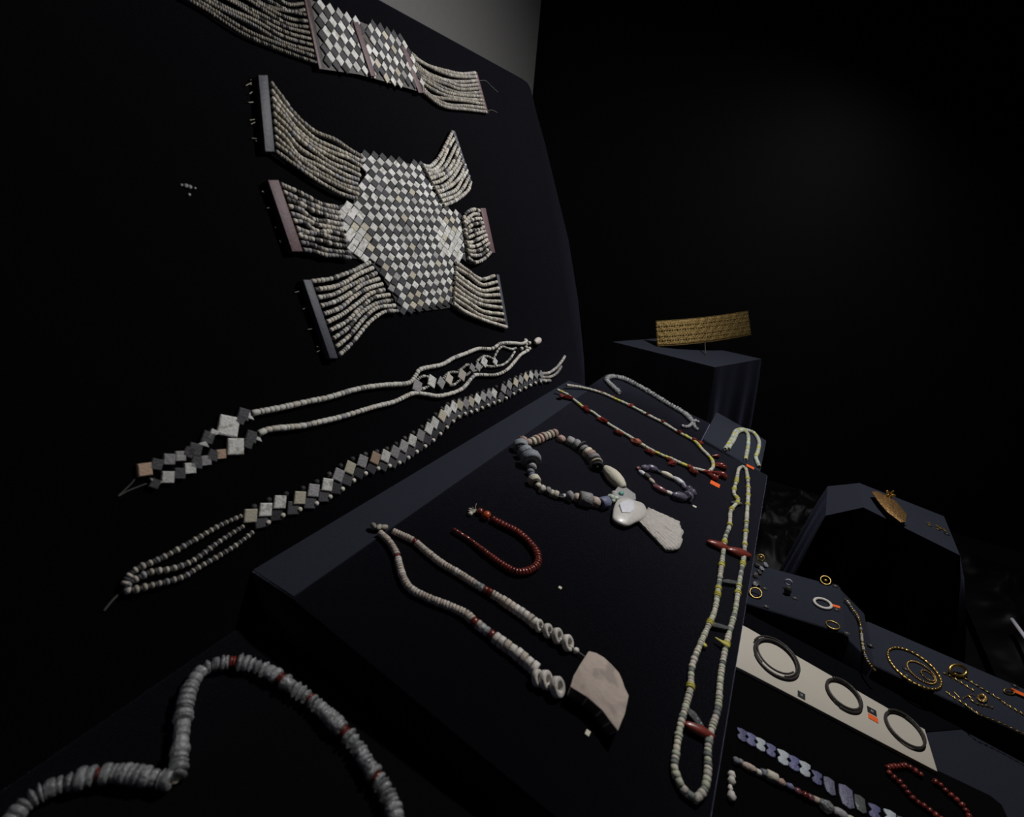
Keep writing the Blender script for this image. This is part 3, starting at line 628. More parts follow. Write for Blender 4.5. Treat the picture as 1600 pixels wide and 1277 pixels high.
BR = [(877, 687, 13, 10, STONEK, 'lump'), (891, 691, 16, 9, STONEW, 'disc'), (901, 696, 18, 11, STONEW, 'lump'), (908.5, 699, 21, 3, FAI_D, 'disc'), (912, 704, 18, 5, STONEW, 'disc'), (918, 708.5, 19, 6, STONEC, 'disc'), (923, 713, 20, 6, STONEK, 'disc'), (928, 719, 22, 7, STONEW, 'disc'), (932, 726, 22, 3, STONEC, 'disc'), (934, 731, 20, 4, FAI_B, 'disc')]
def rowbeads(lst, plane, T, lf=1.3):
    Q = [np.array(plane.at(x, y, 0)) for x, y, *_ in lst]
    for i, (x, y, d, l, m, sh) in enumerate(lst):
        k = mmpx(Q[i]); r = d * k / 2 * .97; p = plane.at(x, y - r / k * .12, r * .8)
        t = Q[min(i + 1, len(Q) - 1)] - Q[max(i - 1, 0)]
        part('bead', sh, m, T, p, nrm(t) + np.array([random.gauss(0, .06) for _ in range(3)]), plane.n, (l * k / 2 * lf, r, r))
rowbeads(BL, PB1, T); rowbeads(BR, PB1, T)
Pt = crom([PB1.at(x, y, .006) for x, y, *_ in BR[::-1] + BL], 4); tube('cord', Pt, .0009, THREAD, T)
p = PB1.at(959.5, 746, .009); part('barrel_bead', 'barrel', STONEC, T, p, PB1.at(974, 762) - PB1.at(944, 730), N1, (.0245, .0112, .0105))
slab('shell_fragment', [(957, 771), (966, 760), (979, 762), (993, 772), (994, 780), (985, 782), (966, 779)], PB1, .0025, STONEW, T, .006, bevel=.0006)
part('turquoise_bead', 'lump', TURQ, T, PB1.at(971, 771, .010), [1, -.4, 0], N1, (.0045, .0035, .003))
for x, y, r in [(963, 779, .0038), (958, 783, .003)]: part('bead', 'lump', GREENP, T, PB1.at(x, y, .006), [1, 0, 0], N1, (r, r, r))
fan = [(998, 815), (1012, 793), (1026, 797), (1046, 806.5), (1062, 816), (1063.5, 825), (1068, 832), (1065, 840), (1066.5, 845), (1062, 852), (1061, 857), (1045, 859), (1038, 854), (1020, 834.5), (1006, 822)]
# fan: ribbed plate
fb = MB(); apex0, apex1 = PB1.at(999, 815, .006), PB1.at(1013, 793, .006)
edge = crom([PB1.at(x, y, .005) for x, y in [(1041, 858), (1046, 859), (1054, 859), (1061, 857), (1064, 851), (1066, 845), (1064.5, 840), (1068, 832), (1064, 825), (1062, 816)]], 6)
ne = len(edge); nl = 14; vs = []
for i, e in enumerate(edge):
    u = i / (ne - 1); s0 = apex0 + (apex1 - apex0) * u
    for j in range(nl):
        v = j / (nl - 1); q = s0 + (e - s0) * v + N1 * (.0007 * math.sin(u * 12 * 2 * math.pi + 2 * v) + .0015 * math.sin(math.pi * u) + .0006 * random.uniform(-1, 1)); vs.append(q)
fsF = [(i * nl + j, i * nl + j + 1, (i + 1) * nl + j + 1, (i + 1) * nl + j) for i in range(ne - 1) for j in range(nl - 1)]
o = len(vs); vs2 = vs + [q - N1 * .004 for q in vs]; fsB = [tuple(o + a for a in f[::-1]) for f in fsF]
rim = [i * nl for i in range(ne)] + [(ne - 1) * nl + j for j in range(1, nl)] + [i * nl + nl - 1 for i in range(ne - 2, -1, -1)] + [j for j in range(nl - 2, 0, -1)]
fsR = [(rim[i], rim[(i + 1) % len(rim)], rim[(i + 1) % len(rim)] + o, rim[i] + o) for i in range(len(rim))]
fb.add(vs2, fsF + fsB + fsR, mat('fan_shell', (.44, .41, .375), .7, .15, .5, 250)); link('fan_pendant', fb.mesh('fan_pendant'), T)
# round shell: shallow dome
disc = crom([PB1.at(x, y, .008) for x, y in [(957.5, 804), (960, 790.5), (966.5, 780), (980, 778.5), (993, 782.5), (1004, 786.5), (1009, 793), (1010.5, 802.5), (1004, 810.5), (993, 816), (980, 821), (966.5, 817), (958.5, 810.5), (957.5, 804)]], 4)[:-1]
db = MB(); nd = len(disc); cen = sum(disc) / nd; vs = []; fs = []
for l, (a, h) in enumerate([(1.0, -.003), (1.0, 0), (.93, .0015), (.75, .0030), (.5, .0043), (.25, .0049)]):
    for q in disc: vs.append(cen + (q - cen) * a + N1 * h)
vs.append(cen + N1 * .005)
for l in range(5):
    for i in range(nd): fs.append((l * nd + i, l * nd + (i + 1) % nd, (l + 1) * nd + (i + 1) % nd, (l + 1) * nd + i))
for i in range(nd): fs.append((5 * nd + i, 5 * nd + (i + 1) % nd, 6 * nd))
db.add(vs, fs, mat('pearly_shell', (.60, .57, .53), .38, .1, .15, 160, coat=.25)); rs = link('round_shell', db.mesh('round_shell'), T)
slab('nacre_patch', [(968, 787), (974, 782), (984, 780.5), (991, 784), (991.5, 796), (985, 801), (972, 800)], PB1, .003, mat('nacre', (.74, .74, .80), .25, .08, .2, 200, coat=.3), rs, .0106, bevel=.0005)

# --- thin faience necklace with carnelian chips
T = thing('chip_necklace', 'long thin pale bead necklace hung with red carnelian chips', 'necklace', PB1.at(1000, 660))
lo = [(870.5, 609), (885, 616), (898, 626), (912, 637), (927, 645), (940, 655), (953, 664), (966, 672), (979.5, 680), (1003, 695), (1029, 709), (1048, 717), (1061, 723), (1080, 731), (1092, 734), (1106, 737), (1113, 732), (1114.6, 726)]
hi = [(885, 602), (911, 606), (940, 614), (964, 624.6), (987, 635), (1011, 648), (1034.6, 660), (1061, 676), (1084.5, 689), (1097.6, 703), (1110.7, 716.5), (1114.6, 726)]
def cspec(P):
    return lambda k, s: ('tube', random.choices([PALEG, BEAD_C, YEL], [.45, .48, .07 if s / P.L < .6 else .3])[0], np.interp(s / P.L, [0, 1], [.0030, .0034]), random.uniform(.0025, .0055))
for nm, pl in (('lower_strand', lo), ('upper_strand', hi)):
    P = ppath(pl, PB1, .0038); string_mesh(nm, T, P, N1, cspec(P))
def chip(x, y, s, ax=None, m=CARN, sh='chip', asp=.7):
    p = PB1.at(x, y, .004); k = mmpx(p); a = random.uniform(0, 3) if ax is None else ax
    s *= 1.25
    part('carnelian_chip', sh, m, T, p, np.array([math.cos(a), math.sin(a), -.1]), N1, (s * k, s * k * asp, s * k * .6))
for x, y, s in [(877, 619, 5), (885, 620, 5), (890, 622, 5), (913, 637, 5), (917, 641, 6), (938, 655, 5), (943, 658, 6), (964, 675, 6), (968, 677, 5), (1013, 705, 6), (1018, 708, 5), (1046, 718, 5), (1050, 724, 6), (1078, 730, 6), (1083, 737, 7)]: chip(x, y, s)
chip(993, 690, 8, 1.0, mat('pale_carnelian', (.38, .13, .085), .35, .1, .1, 300, sss=.2), 'chip')
for x, y, s in [(940, 613, 3.5), (957, 620, 3), (985, 634, 4.5), (1010, 647, 3.5), (1034, 659, 4.5), (1060, 675, 4.5), (1083, 687, 5), (1094, 692, 5)]: chip(x, y, s)
for x, y, s, a in [(1103, 738, 8, -1.2), (1110, 743, 8, -1.9), (1121, 727, 9, -1.4), (1126, 730, 8, -1.2), (1122, 741, 10, -1.5), (1128, 745, 7, -1.2), (1115, 745, 7, -2.0), (1118, 713, 6, -.9)]: chip(x, y, s, a, CARN, 'drop', .45)

# --- amethyst bracelet
T = thing('amethyst_bracelet', 'small bracelet of clear purple amethyst lumps and lilac barrel beads', 'bracelet', PB1.at(1040, 755))
AM = [(997, 732.5, 7, 7, AMETHR, 'round'), (1008, 732, 11, 13, AMETH, 'lump'), (1019, 733, 12, 14, AMETH, 'lump'), (1030, 738, 7, 10, FAI_D, 'tube'), (1042, 743, 10, 16, STONEC, 'barrel'), (1050, 748, 6, 6, FAI_B, 'disc'), (1061, 753, 10, 17, LIL, 'barrel'), (1069, 761, 9, 12, AMETH, 'lump'), (1076, 766, 14, 9, AMETH, 'lump'), (1080, 772, 17, 9, AMETH, 'lump'), (1075, 777, 18, 6, AMETH, 'disc'), (1062, 777, 15, 22, AMETH, 'lump'), (1046, 771.5, 8, 13, SHELLW, 'barrel'), (1031, 765.5, 11, 18, AMETHR, 'barrel'), (1023, 759, 8, 6, FAI_D, 'disc'), (1018, 752, 7, 12, STONET, 'barrel'), (1011, 745, 9, 8, BEAD_K, 'tube'), (1004, 740.5, 8, 11, LIL, 'barrel')]
rowbeads(AM, PB1, T)
tube('cord', crom([PB1.at(x, y, .004) for x, y, *_ in AM + AM[:1]], 4), .0007, THREAD, T)

# --- long yellow flecked necklace
T = thing('yellow_fleck_necklace', 'very long pale green bead necklace flecked with yellow beads and red spacers', 'necklace', PB1.at(1130, 950))
LL = [(1160, 729), (1154, 734), (1151, 750), (1146.5, 770), (1153, 783), (1142, 798), (1139.7, 822), (1133, 841), (1128.4, 876), (1124, 908), (1117, 953), (1106, 980), (1092, 1012), (1081, 1043), (1078.7, 1075), (1072, 1102), (1063, 1134), (1056, 1179), (1054, 1202), (1063, 1226), (1074, 1240), (1088, 1249)]
RR = [(1160, 729), (1166, 735), (1169, 763), (1167, 804), (1163.7, 849), (1162, 872), (1155.6, 908), (1149, 953), (1142, 980), (1133, 1016), (1126, 1057), (1121.7, 1107), (1112.6, 1138), (1106, 1170), (1106, 1202), (1101, 1233), (1088, 1249)]
for pl, ys in ((LL, (.10, .115, .16, .2, .225, .27, .34, .42, .505, .58, .60, .68, .83)), (RR, (.07, .12, .165, .215, .30, .345, .40, .475, .55, .575, .72))):
    P = ppath(pl, PB1, .0036)
    def spec(k, s, P=P, ys=ys):
        q = s / P.L
        if any(abs(q - y) < .0055 for y in ys): return 'disc', YEL, .0042, .0014
        m = random.choices([PALEG, BEAD_C, GREYB, STONEC], [.5, .25, .15, .1])[0]
        return 'tube', m, .0032 * random.uniform(.9, 1.08), random.uniform(.0014, .0030)
    string_objs(T, P, N1, spec); thread(pl, PB1, T, .0007, .0036)
CARNS = mat('brown_carnelian', (.20, .035, .025), .3, .15, .2, 200, sss=.3, coat=.3)
def spacer(x0, y0, x1, y1, w, m, nm, sh='barrel', h=.004):
    a, b2 = PB1.at(x0, y0, h), PB1.at(x1, y1, h); k = mmpx(a); part(nm, sh, m, T, (a + b2) / 2, b2 - a, N1, (np.linalg.norm(b2 - a) / 2, w * k / 2, w * k / 2 * .7))
spacer(1104, 846, 1140, 858, 16, CARNS, 'carnelian_spacer', 'lump', .0045); spacer(1134, 858, 1173, 869, 18, CARNS, 'carnelian_spacer', 'lump', .0045); spacer(1068, 1130, 1116, 1152, 17, CARNS, 'carnelian_spacer', 'lump', .0045)
for q in [(1128, 908, 1158, 912, 8), (1103, 974, 1142, 983, 9), (1074, 1108, 1098, 1138, 13), (1142, 785, 1160, 787, 6)]: spacer(*q, FLAKE, 'glass_flake', 'chip')
spacer(1092, 998, 1104, 1012, 8, YEL, 'yellow_drop', 'drop'); spacer(1117, 996, 1141, 1012, 10, YEL, 'yellow_drop', 'drop', .006)
tube('lower_cord', crom([PB1.at(x, y, .003) for x, y in [(1054, 1202), (1060, 1226), (1072, 1244), (1088, 1250)]], 5), .0016, GREYB, T)

# --- string of grey chips on the narrow riser, doubled strand on the small riser
T = thing('crystal_chip_string', 'pale grey crystal chip string bent in a long narrow hook', 'bead string', PC.at(1000, 620))
P = ppath([(968, 614), (957, 604), (948, 594), (953, 589), (964, 589.5), (980, 594), (1008, 609), (1042, 630), (1069, 646), (1083, 660)], PC, .005)
string_objs(T, P, PC.n, lambda k, s: (random.choice(['disc', 'disc', 'lump']), CGREY, .0062 * random.uniform(.8, 1.1), .0032))
for pl in [[(1083, 660), (1087, 657), (1092, 660)], [(1083, 660), (1086, 668), (1091, 672)], [(1083, 660), (1075, 667), (1066, 666)]]:
    P = ppath(pl, PC, .004); string_mesh('end_strand', T, P, PC.n, lambda k, s: ('round', CGREY, .004, .0035))
T = thing('green_strand', 'doubled pale green bead strand looped over a small riser', 'bead string', PD.at(1160, 690))
for pl in [[(1133, 702), (1143, 686), (1149, 674), (1158, 671), (1172, 674), (1180, 679), (1186, 691), (1184, 706), (1181, 715), (1186, 729)], [(1138, 701), (1147, 687), (1152, 677), (1160, 673), (1168, 678), (1169, 694), (1165, 718)]]:
    P = ppath(pl, PD, .0038); string_objs(T, P, PD.n, lambda k, s: ('disc', random.choices([PALEG, GREENP, YEL], [.55, .38, .07])[0], .0040, .0030))

# ================================================================== rock crystal string on the near riser
T = thing('rock_crystal_string', 'heavy string of clear rock crystal discs parted by red beads', 'bead string', PE.at(350, 1100))
E1 = [(5, 1295), (45, 1252), (82.5, 1231), (136, 1215), (185.6, 1209), (231, 1215), (262, 1220)]
E2 = [(277, 1218), (281, 1174), (284.6, 1137), (289, 1104), (297, 1075), (317.6, 1046), (350.6, 1036), (383.6, 1036), (421, 1050), (449.6, 1069), (487, 1095), (520, 1126), (553, 1161), (577, 1199), (602, 1236), (619, 1277), (632, 1320)]
for pl, rd in ((E1, (.50,)), (E2, (.335, .48, .575, .71, .84))):
    P = ppath(pl, PE, .006)
    def spec(k, s, P=P, rd=rd):
        q = s / P.L; w_ = .0014 / P.L * 1.6
        if any(abs(q - y) < w_ for y in rd): return 'disc', CARN, .0046, .0013
        return random.choice(['disc', 'disc', 'lump']), CRYS, .0062 * random.uniform(.85, 1.1), random.choice([.0016, .0022, .0030])
    string_objs(T, P, PE.n, spec); 
thread([(240, 1216), (262, 1221), (274, 1223), (279, 1212)], PE, T, .0012, .004, 'cord', BEAD_T)

# ================================================================== labels and markers
def card(x, y, wpx, hpx, plane, m, label, mark=False, h=.0003, cat='label', grp=None, nm='number_label', skew=.5):
    p = plane.at(x, y, h); k = mmpx(p); wx, wy = wpx * k / 2, hpx * k / 2
    b2 = MB(); 
    root = part(nm, 'box', m, None, p, -plane.t, plane.n, (wx, wy, .0008)); tag(root, label, cat, grp)
    if mark:
        for j in (-1, 1):
            for dz, sl in ((-.25, 0), (0, .9), (.25, 0)):
                q = p + plane.n * .0009 + np.array([dz * wy, 0, 0]) + -plane.t * j * .16 * wx
                part('digit_stroke', 'box', LABW, root, q, -plane.t + np.array([sl, 0, 0]), plane.n, (wx * .12, wy * .06, .0001))
    return root
card(1117, 757, 15, 13, PB1, LABO, 'orange marker below the tip of the red chip necklace', nm='orange_marker', cat='marker')
card(1172, 730, 12, 9, PB1, LABO, 'orange marker at the top of the yellow flecked necklace', nm='orange_marker', cat='marker', h=.001)
card(1035, 856, 10, 9, PB1, LABK, 'small black number label beside the fan shell pendant', True, h=.0002)
card(875, 919, 5, 5, PB1, STONEC, 'tiny pale number tag beside the carnelian string', nm='number_tag')
card(918, 1146, 7, 9, PB1, STONEC, 'pale number tag below the broken stone pendant', nm='number_tag')
card(1085, 792, 6, 5, PB1, STONEC, 'tiny pale tag beside the amethyst bracelet', nm='number_tag')

# ================================================================== front tier: card with bangles
cs = slab('cream_card', [(1150, 972), (1168, 981), (1445, 1140), (1465, 1206), (1161, 1047), (1140, 1037)], PW, .005, CARD, None, .0034, bevel=.0004, ymax=-.0485)
tag(cs, 'long cream card carrying three grey wire bangles', 'card')
def wire(T, ell, r, plane, h, turns=1., start=0., name='coil', m=None, grow=0., dz=0., seg=64):
    cx, cy, pts = ell; u0, v0 = plane.uv(cx, cy); a, b2 = pts
    P = []
    n = int(seg * turns)
    for i in range(n + 1):
        q = start + 2 * math.pi * i / seg; g = 1 + grow * i / n
        P.append(plane.xy(u0 + a * g * math.cos(q), v0 + b2 * g * math.sin(q), h + dz * i / n))
    return tube(name, P, r, m or BRONZE, T, 8)
for (cx, cy, rad, rp, coils, lab) in [(1207, 1036, .0312, .0013, [(1.0, 0, 1.25, .9, -.02), (.96, .0022, 1.1, 3.6, -.1), (1.03, .001, .9, 2.0, .05)], 'largest grey wire bangle with double coil and open end'),
        (1311, 1094, .0228, .0015, [(1.0, 0, 1.2, 2.6, -.03), (.955, .002, 1.05, .4, .02), (1.05, .0005, .45, 2.9, 0)], 'middle sized grey bangle on the card beside an orange marker'),
        (1406, 1148, .0240, .0013, [(1.0, 0, 1.15, 5.2, -.04), (.955, .0018, 1.0, .9, .05)], 'thin grey bangle with open ends at the card corner')]:
    p = PW.at(cx, cy, .0082); T = thing('wire_bangle', lab, 'bangle', p)
    for sc, dh, tn, st, gr in coils: wire(T, (cx, cy, (rad * sc, rad * sc * .9)), rp, PW, .0083 + rp + dh, tn, st, 'coil', None, gr, .002)
card(1252, 1087, 11, 12, PW, LABK, 'black number label between the largest and middle bangle', True, .0083)
card(1362, 1112, 13, 12, PW, LABK, 'black number label above the orange marker on the card', True, .0083)
card(1364, 1123, 14, 10, PW, LABO, 'orange marker on the cream card', False, .0083, 'marker', nm='orange_marker')

# --- violet and pale blue inlay row
T = thing('inlay_row', 'row of violet and pale blue wing shaped stone inlays on black velvet', 'inlay row', PW.at(1250, 1200, .003))
def inlay(x, y, m, s=1., kind='s'):
    # S shaped wing inlay outlined in pixels
    o1 = [(-9, -12), (1, -9), (10, -3), (10, 3), (6, 5), (10, 10), (9, 16), (2, 15), (-6, 9), (-8, 2), (-3, -1), (-7, -6)]
    if kind == 'leaf': o1 = [(-9, -15), (-1, -13), (8, -6), (9, 4), (11, 16), (5, 17), (-4, 10), (-8, -2)]
    slab('inlay', [(x + a * s * .85, y + b3 * s * .84) for a, b3 in o1], PW, .0026, m, T, .0032, bevel=.0006)
for x, y, m, s, kd in [(1159, 1146, SCP, 1, 's'), (1173, 1153, SCP, 1, 's'), (1188, 1161, SCW, 1, 's'), (1204, 1170, SCP, 1, 's'), (1223, 1181, SCW, 1.15, 's'), (1240, 1190, SCP, 1.15, 's'), (1257, 1199, SCW, 1.15, 's'), (1276, 1213, SCP, 1.05, 's'), (1296, 1227, SCG, 1.15, 'leaf'), (1322, 1243, SCG, 1.5, 'leaf'), (1344, 1255, FLAKE, 1.15, 'leaf'), (1366, 1266, SCP, 1.2, 's'), (1390, 1275, SCW, 1.2, 's'), (1410, 1286, SCG, 1.2, 's')]: inlay(x, y, m, s, kd)

# --- mixed bead strand and tip of a white string
T = thing('mixed_bead_strand', 'strand of grey, cream, rose and clear stone beads on black velvet', 'bead string', PW.at(1220, 1220, .003))
PWh = Plane(PW.n, PW.p + PW.n * .0032)
rowbeads([(1150, 1190, 12, 10, STONEG, 'round'), (1157, 1192, 10, 6, STONEW, 'disc'), (1170, 1200, 12, 25, STONET, 'barrel'), (1185, 1208, 10, 8, SHELLW, 'disc'), (1194, 1210, 13, 10, STONEG, 'tube'), (1206, 1215, 16, 16, STONEC, 'tube'), (1220, 1224, 13, 14, STONEK, 'lump'), (1234, 1231, 12, 12, LAPIS, 'lump'), (1246, 1238, 12, 11, AMETHR, 'lump'), (1257, 1244, 13, 10, CARN, 'lump'), (1266, 1248, 12, 8, AMETHR, 'disc'), (1276, 1252, 11, 10, STONET, 'tube'), (1291, 1261, 18, 22, CRYS, 'lump'), (1312, 1273, 16, 24, STONEW, 'barrel'), (1330, 1285, 16, 18, STONEC, 'barrel')], PWh, T, 1.05)
T = thing('white_string_end', 'tip of a white shell bead string beside the mixed strand', 'bead string', PW.at(1144, 1230, .003))
rowbeads([(1143, 1212, 13, 9, SHELLW, 'lump'), (1143, 1221, 13, 10, SHELLW, 'lump'), (1141, 1232, 8, 8, SHELLW, 'lump'), (1143, 1245, 14, 12, SHELLW, 'lump')], PWh, T)

# --- carnelian bead loop
T = thing('carnelian_loop', 'loop of small round red carnelian beads lying on black velvet', 'bead string', PW.at(1440, 1230, .003))
for pl in [[(1385, 1201), (1392, 1199), (1405, 1198), (1417, 1197), (1428, 1204), (1441, 1212)], [(1457, 1220), (1468, 1226), (1478, 1236), (1487, 1244), (1500, 1255), (1509, 1266), (1515, 1280), (1512, 1296)], [(1386, 1204), (1394, 1213), (1405, 1222), (1414, 1233), (1422, 1243), (1431, 1252), (1444, 1260), (1458, 1271), (1472, 1281), (1492, 1295), (1512, 1297)]]:
    P = ppath(pl, PWh, .0034); string_objs(T, P, PW.n, lambda k, s: ('round', CARN, .0034 * random.uniform(.9, 1.1), .0027)); thread(pl, PWh, T, .0005, .003)

# ================================================================== ring block
def ring(x, y, rad, r, plane, m, label, tilt=0., name='finger_ring', h=None):
    p = plane.at(x, y, 0); T = thing(name, label, 'ring', p)
    nn = nrm(plane.n * math.cos(tilt) + np.array([-math.sin(tilt), 0, 0])); u = nrm(np.cross(nn, plane.t)); v = np.cross(nn, u)
    c0 = p + plane.n * (r + rad * abs(math.sin(tilt)))
    tube('hoop', [c0 + rad * (u * math.cos(2 * math.pi * i / 40) + v * math.sin(2 * math.pi * i / 40)) for i in range(40)], r, m, T, 8, True); return T, c0, u, v, nn
ring(1285, 945, .0115, .0022, PFF, SHELLW, 'white shell finger ring lying flat beside an orange marker')
ring(1180, 931, .0085, .0012, PFF, GOLD, 'gold finger ring at the block edge beside two black labels', .5)
T_, c0, u_, v_, n_ = ring(1289, 911, .0072, .0012, PFF, GOLD, 'gold finger ring at the far edge of the velvet block', .55)
part('bezel', 'lump', GOLD, T_, c0 - v_ * .0, u_, n_, (.002, .003, .0015))
ring(1301, 978, .0085, .0011, PFF, GOLD, 'thin gold hoop at the near corner of the velvet block')
T_, c0, u_, v_, n_ = ring(1188, 876, .0055, .0012, PFF, GOLD, 'bright gold ring beside the heap of dark fragments', .9)
part('bezel', 'lump', GOLD, T_, c0 + n_ * .004, u_, n_, (.0025, .003, .002))
T = thing('dark_seal', 'dark upright seal pendant with glinting metal loop', 'seal', PFF.at(1231, 923))
part('seal_body', 'barrel', BEAD_K, T, PFF.at(1231, 923, .007), PFF.n, [1, 0, 0], (.008, .0055, .0045)); tube('loop', [PFF.at(1232, 910, .012) + .005 * np.array([0, math.cos(q), math.sin(q)]) for q in np.linspace(0, 2 * math.pi, 20)][:-1], .0009, STEEL, T, 6, True)
for i, (x, y) in enumerate([(1184, 884), (1190, 889), (1186, 894), (1196, 883), (1181, 899), (1180, 913), (1184, 912)]):
    p = PFF.at(x, y, .003); tag(part('dark_fragment', 'chip', STONEG if i % 2 else BEAD_K, None, p, [rnd(), rnd() - .5, 0.1], PFF.n, (.0055, .0042, .0038)), 'dark stone fragment heaped at the far end of the ring block', 'fragment', 'fragments on the ring block')
for x, y, lab in [(1195, 920, 'between the gold edge ring and the dark seal'), (1242, 935, 'beside the dark seal'), (1305, 916, 'beside the far gold ring'), (1307, 953, 'below the orange marker by the white ring'), (1197, 948, 'at the near edge of the ring block'), (1323, 990, 'at the near corner below the thin gold hoop')]:
    card(x, y, 8, 7, PFF, LABK, 'small black number label ' + lab, True)
card(1306, 948, 11, 6, PFF, LABO, 'orange marker beside the white shell ring', nm='orange_marker', cat='marker', h=.0005)
# --- beaded gold chain hanging down the wedge
T = thing('gold_chain', 'slender gold and grey bead chain hanging across the velvet wedge', 'chain', c_(.8, -.21, -.53))
ch = [(1319, 936), (1325, 941), (1332, 952), (1339, 961), (1344, 975), (1346, 990), (1348, 1008), (1352, 1025), (1359, 1038), (1367, 1048)]
PWD = Plane(np.cross(lp[1] - lp[0], lp[3] - lp[0]) * (1 if np.cross(lp[1] - lp[0], lp[3] - lp[0])[2] > 0 else -1), lp[0] + np.array([0, 0, .004]))
P = Path(crom([PWD.at(x, y, .001) for x, y in ch]))
string_mesh('chain_beads', T, P, PWD.n, lambda k, s: ('round', random.choice([GOLD, STONEC, STONEW, GOLDD]), .0022, .0018))

# ================================================================== gold on the spiral block
def goldspiral(T, cx, cy, rad, r, nm):
    u0, v0 = PG.uv(cx, cy)
    P = Path([PG.xy(u0 + rad * math.cos(q), v0 + rad * .93 * math.sin(q), r) for q in np.linspace(0, 2 * math.pi, 120)])
    return P
for (cx, cy, rad, r, lab) in [(1427, 1045, .0335, .0017, 'large loop of long gold tube beads'), (1439, 1052, .0180, .0014, 'middle loop of fine gold beads inside the large loop'), (1449, 1057, .0085, .0012, 'smallest loop of gold beads with a reddish core')]:
    T = thing('gold_bead_loop', lab, 'bead string', PG.at(cx, cy)); P = goldspiral(T, cx, cy, rad, r, '')
    if r > .0016: string_objs(T, P, PG.n, lambda k, s: ('tube', GOLD, r, .0028))
    else: string_mesh('bead_strand', T, P, PG.n, lambda k, s: ('round', GOLD if rnd() < .7 else GOLDR, r, r * .7))
T = thing('gold_bangle', 'thick plain gold bangle at the far edge of the spiral block', 'bangle', PG.at(1500, 1049))
c0 = PG.at(1497, 1048, .007); uu = nrm(np.array([.55, -.8, .0])); vv = nrm(np.cross(uu, [0.35, .3, -.5]))
tube('hoop', [c0 + .0125 * (uu * math.cos(q) + vv * .55 * math.sin(q)) for q in np.linspace(0, 2 * math.pi, 40)][:-1], .0022, GOLD, T, 8, True)
for pl, lab in [([(1474, 1052), (1490, 1060), (1508, 1071), (1522, 1080)], 'crimped gold wire below the thick gold bangle'), ([(1488, 1051), (1510, 1062), (1535, 1077), (1560, 1092), (1580, 1106), (1612, 1124)], 'long fine gold wire running beside the orange marker'), ([(1477, 1080), (1490, 1090), (1512, 1104), (1528, 1116), (1550, 1125), (1575, 1136), (1608, 1152)], 'long twisted gold chain along the block edge'),
                ([(1490, 1081), (1500, 1091)], 'short straight gold pin'), ([(1514, 1088), (1522, 1098), (1540, 1103), (1552, 1106)], 'bent gold pin beside a gold rosette'), ([(1505, 1092), (1516, 1086), (1524, 1088)], 'hooked gold wire scrap beside the rosette')]:
    T = thing('gold_wire', lab, 'wire', PG.at(*pl[0])); P = ppath(pl, PG, .0012); WR = tube('wire', P.p, .0005, GOLD, T, 5)
    if len(pl) > 3:
        for q in np.linspace(.05, .95, 14 if len(pl) > 5 else 6):
            p = P(q * P.L); part('bud', 'round', GOLD, WR, p + PG.n * .0006, P.tan(q * P.L) + np.array([0, .8, 0]) * random.choice([-1, 1]), PG.n, (.0024, .0010, .0009))
T = thing('gold_rosette', 'small reddish gold leaf rosette among fine gold wires', 'ornament', PG.at(1535, 1090))
for k in range(9):
    a = k * .7; x, y = 1535 + math.cos(a) * 6, 1091 + math.sin(a) * 4
    part('leaf', 'lump', GOLDR if k % 2 else GOLD, T, PG.at(x, y, .002), np.array([math.cos(a), -math.sin(a), .2]), PG.n, (.0042, .0018, .0008))
T = thing('gold_earring', 'slim gold earring tucked under an orange marker', 'earring', PG.at(1577, 1081))
tube('hoop', [PG.at(1577, 1081, .003) + .008 * (np.array([.5, -.8, 0]) * math.cos(q) + np.array([.3, .2, .2]) * math.sin(q)) for q in np.linspace(0, 2 * math.pi, 24)][:-1], .001, GOLD, T, 6, True)
card(1591, 1083, 16, 8, PG, LABO, 'orange marker beside the slim gold earring', nm='orange_marker', cat='marker', h=.003)
for x, y, lab in [(1360, 1009, 'beside the gold chain on the wedge'), (1415, 1046, 'inside the large gold bead loop'), (1416, 1056, 'below the large gold bead loop'), (1585, 1072, 'above the orange marker by the earring')]: card(x, y, 9, 7, PG, LABK, 'small black number label ' + lab, True)

# ================================================================== gold on the ridged plinth
T = thing('gold_plaque', 'curved embossed gold plaque with a small flower finial', 'plaque', PP2.at(1390, 790))
g = [(1362, 768), (1372, 768), (1385, 775), (1400, 783), (1417, 804), (1415, 816), (1408, 816), (1398, 808), (1388, 801), (1374, 785)]
slab('plate', g, PP2, .0018, GOLDR, T, .009, bevel=.0004)
for k in range(5):
    a = k * 1.256; c1 = PP2.at(1391, 773, .016); part('petal', 'lump', GOLD, T, c1 + .0045 * (np.array([0, -1, 0]) * math.cos(a) + np.array([.2, 0, 1]) * math.sin(a)), np.array([0, -math.cos(a), math.sin(a)]), [1, 0, 0], (.004, .0022, .0014))
tube('stem', [PP2.at(1392, 782, .008), PP2.at(1391, 774, .015)], .0009, GOLD, T)
tube('support_pin', [PP2.at(1390, 800, 0), PP2.at(1390, 795, .009)], .0012, STEEL, T)
for i, (x, y, s) in enumerate([(1451, 817, 3), (1453, 821, 3), (1464, 822, 4), (1469, 825, 4), (1474, 827, 4), (1477, 830, 3), (1466, 827, 3)]):
    p = PP2.at(x, y, .001); k = mmpx(p); tag(part('gold_scrap', 'chip', GOLDD, None, p, [rnd(), rnd() - .5, 0], PP2.n, (s * k, s * k * .7, .0012)), 'small dull gold scrap lying on the ridged plinth', 'gold scrap', 'gold scraps on the ridged plinth')
card(1412, 820, 7, 5, PP2, LABK, 'small black number label below the gold plaque', True); card(1479, 835, 8, 5, PP2, LABK, 'small black number label beside the gold scraps', True)

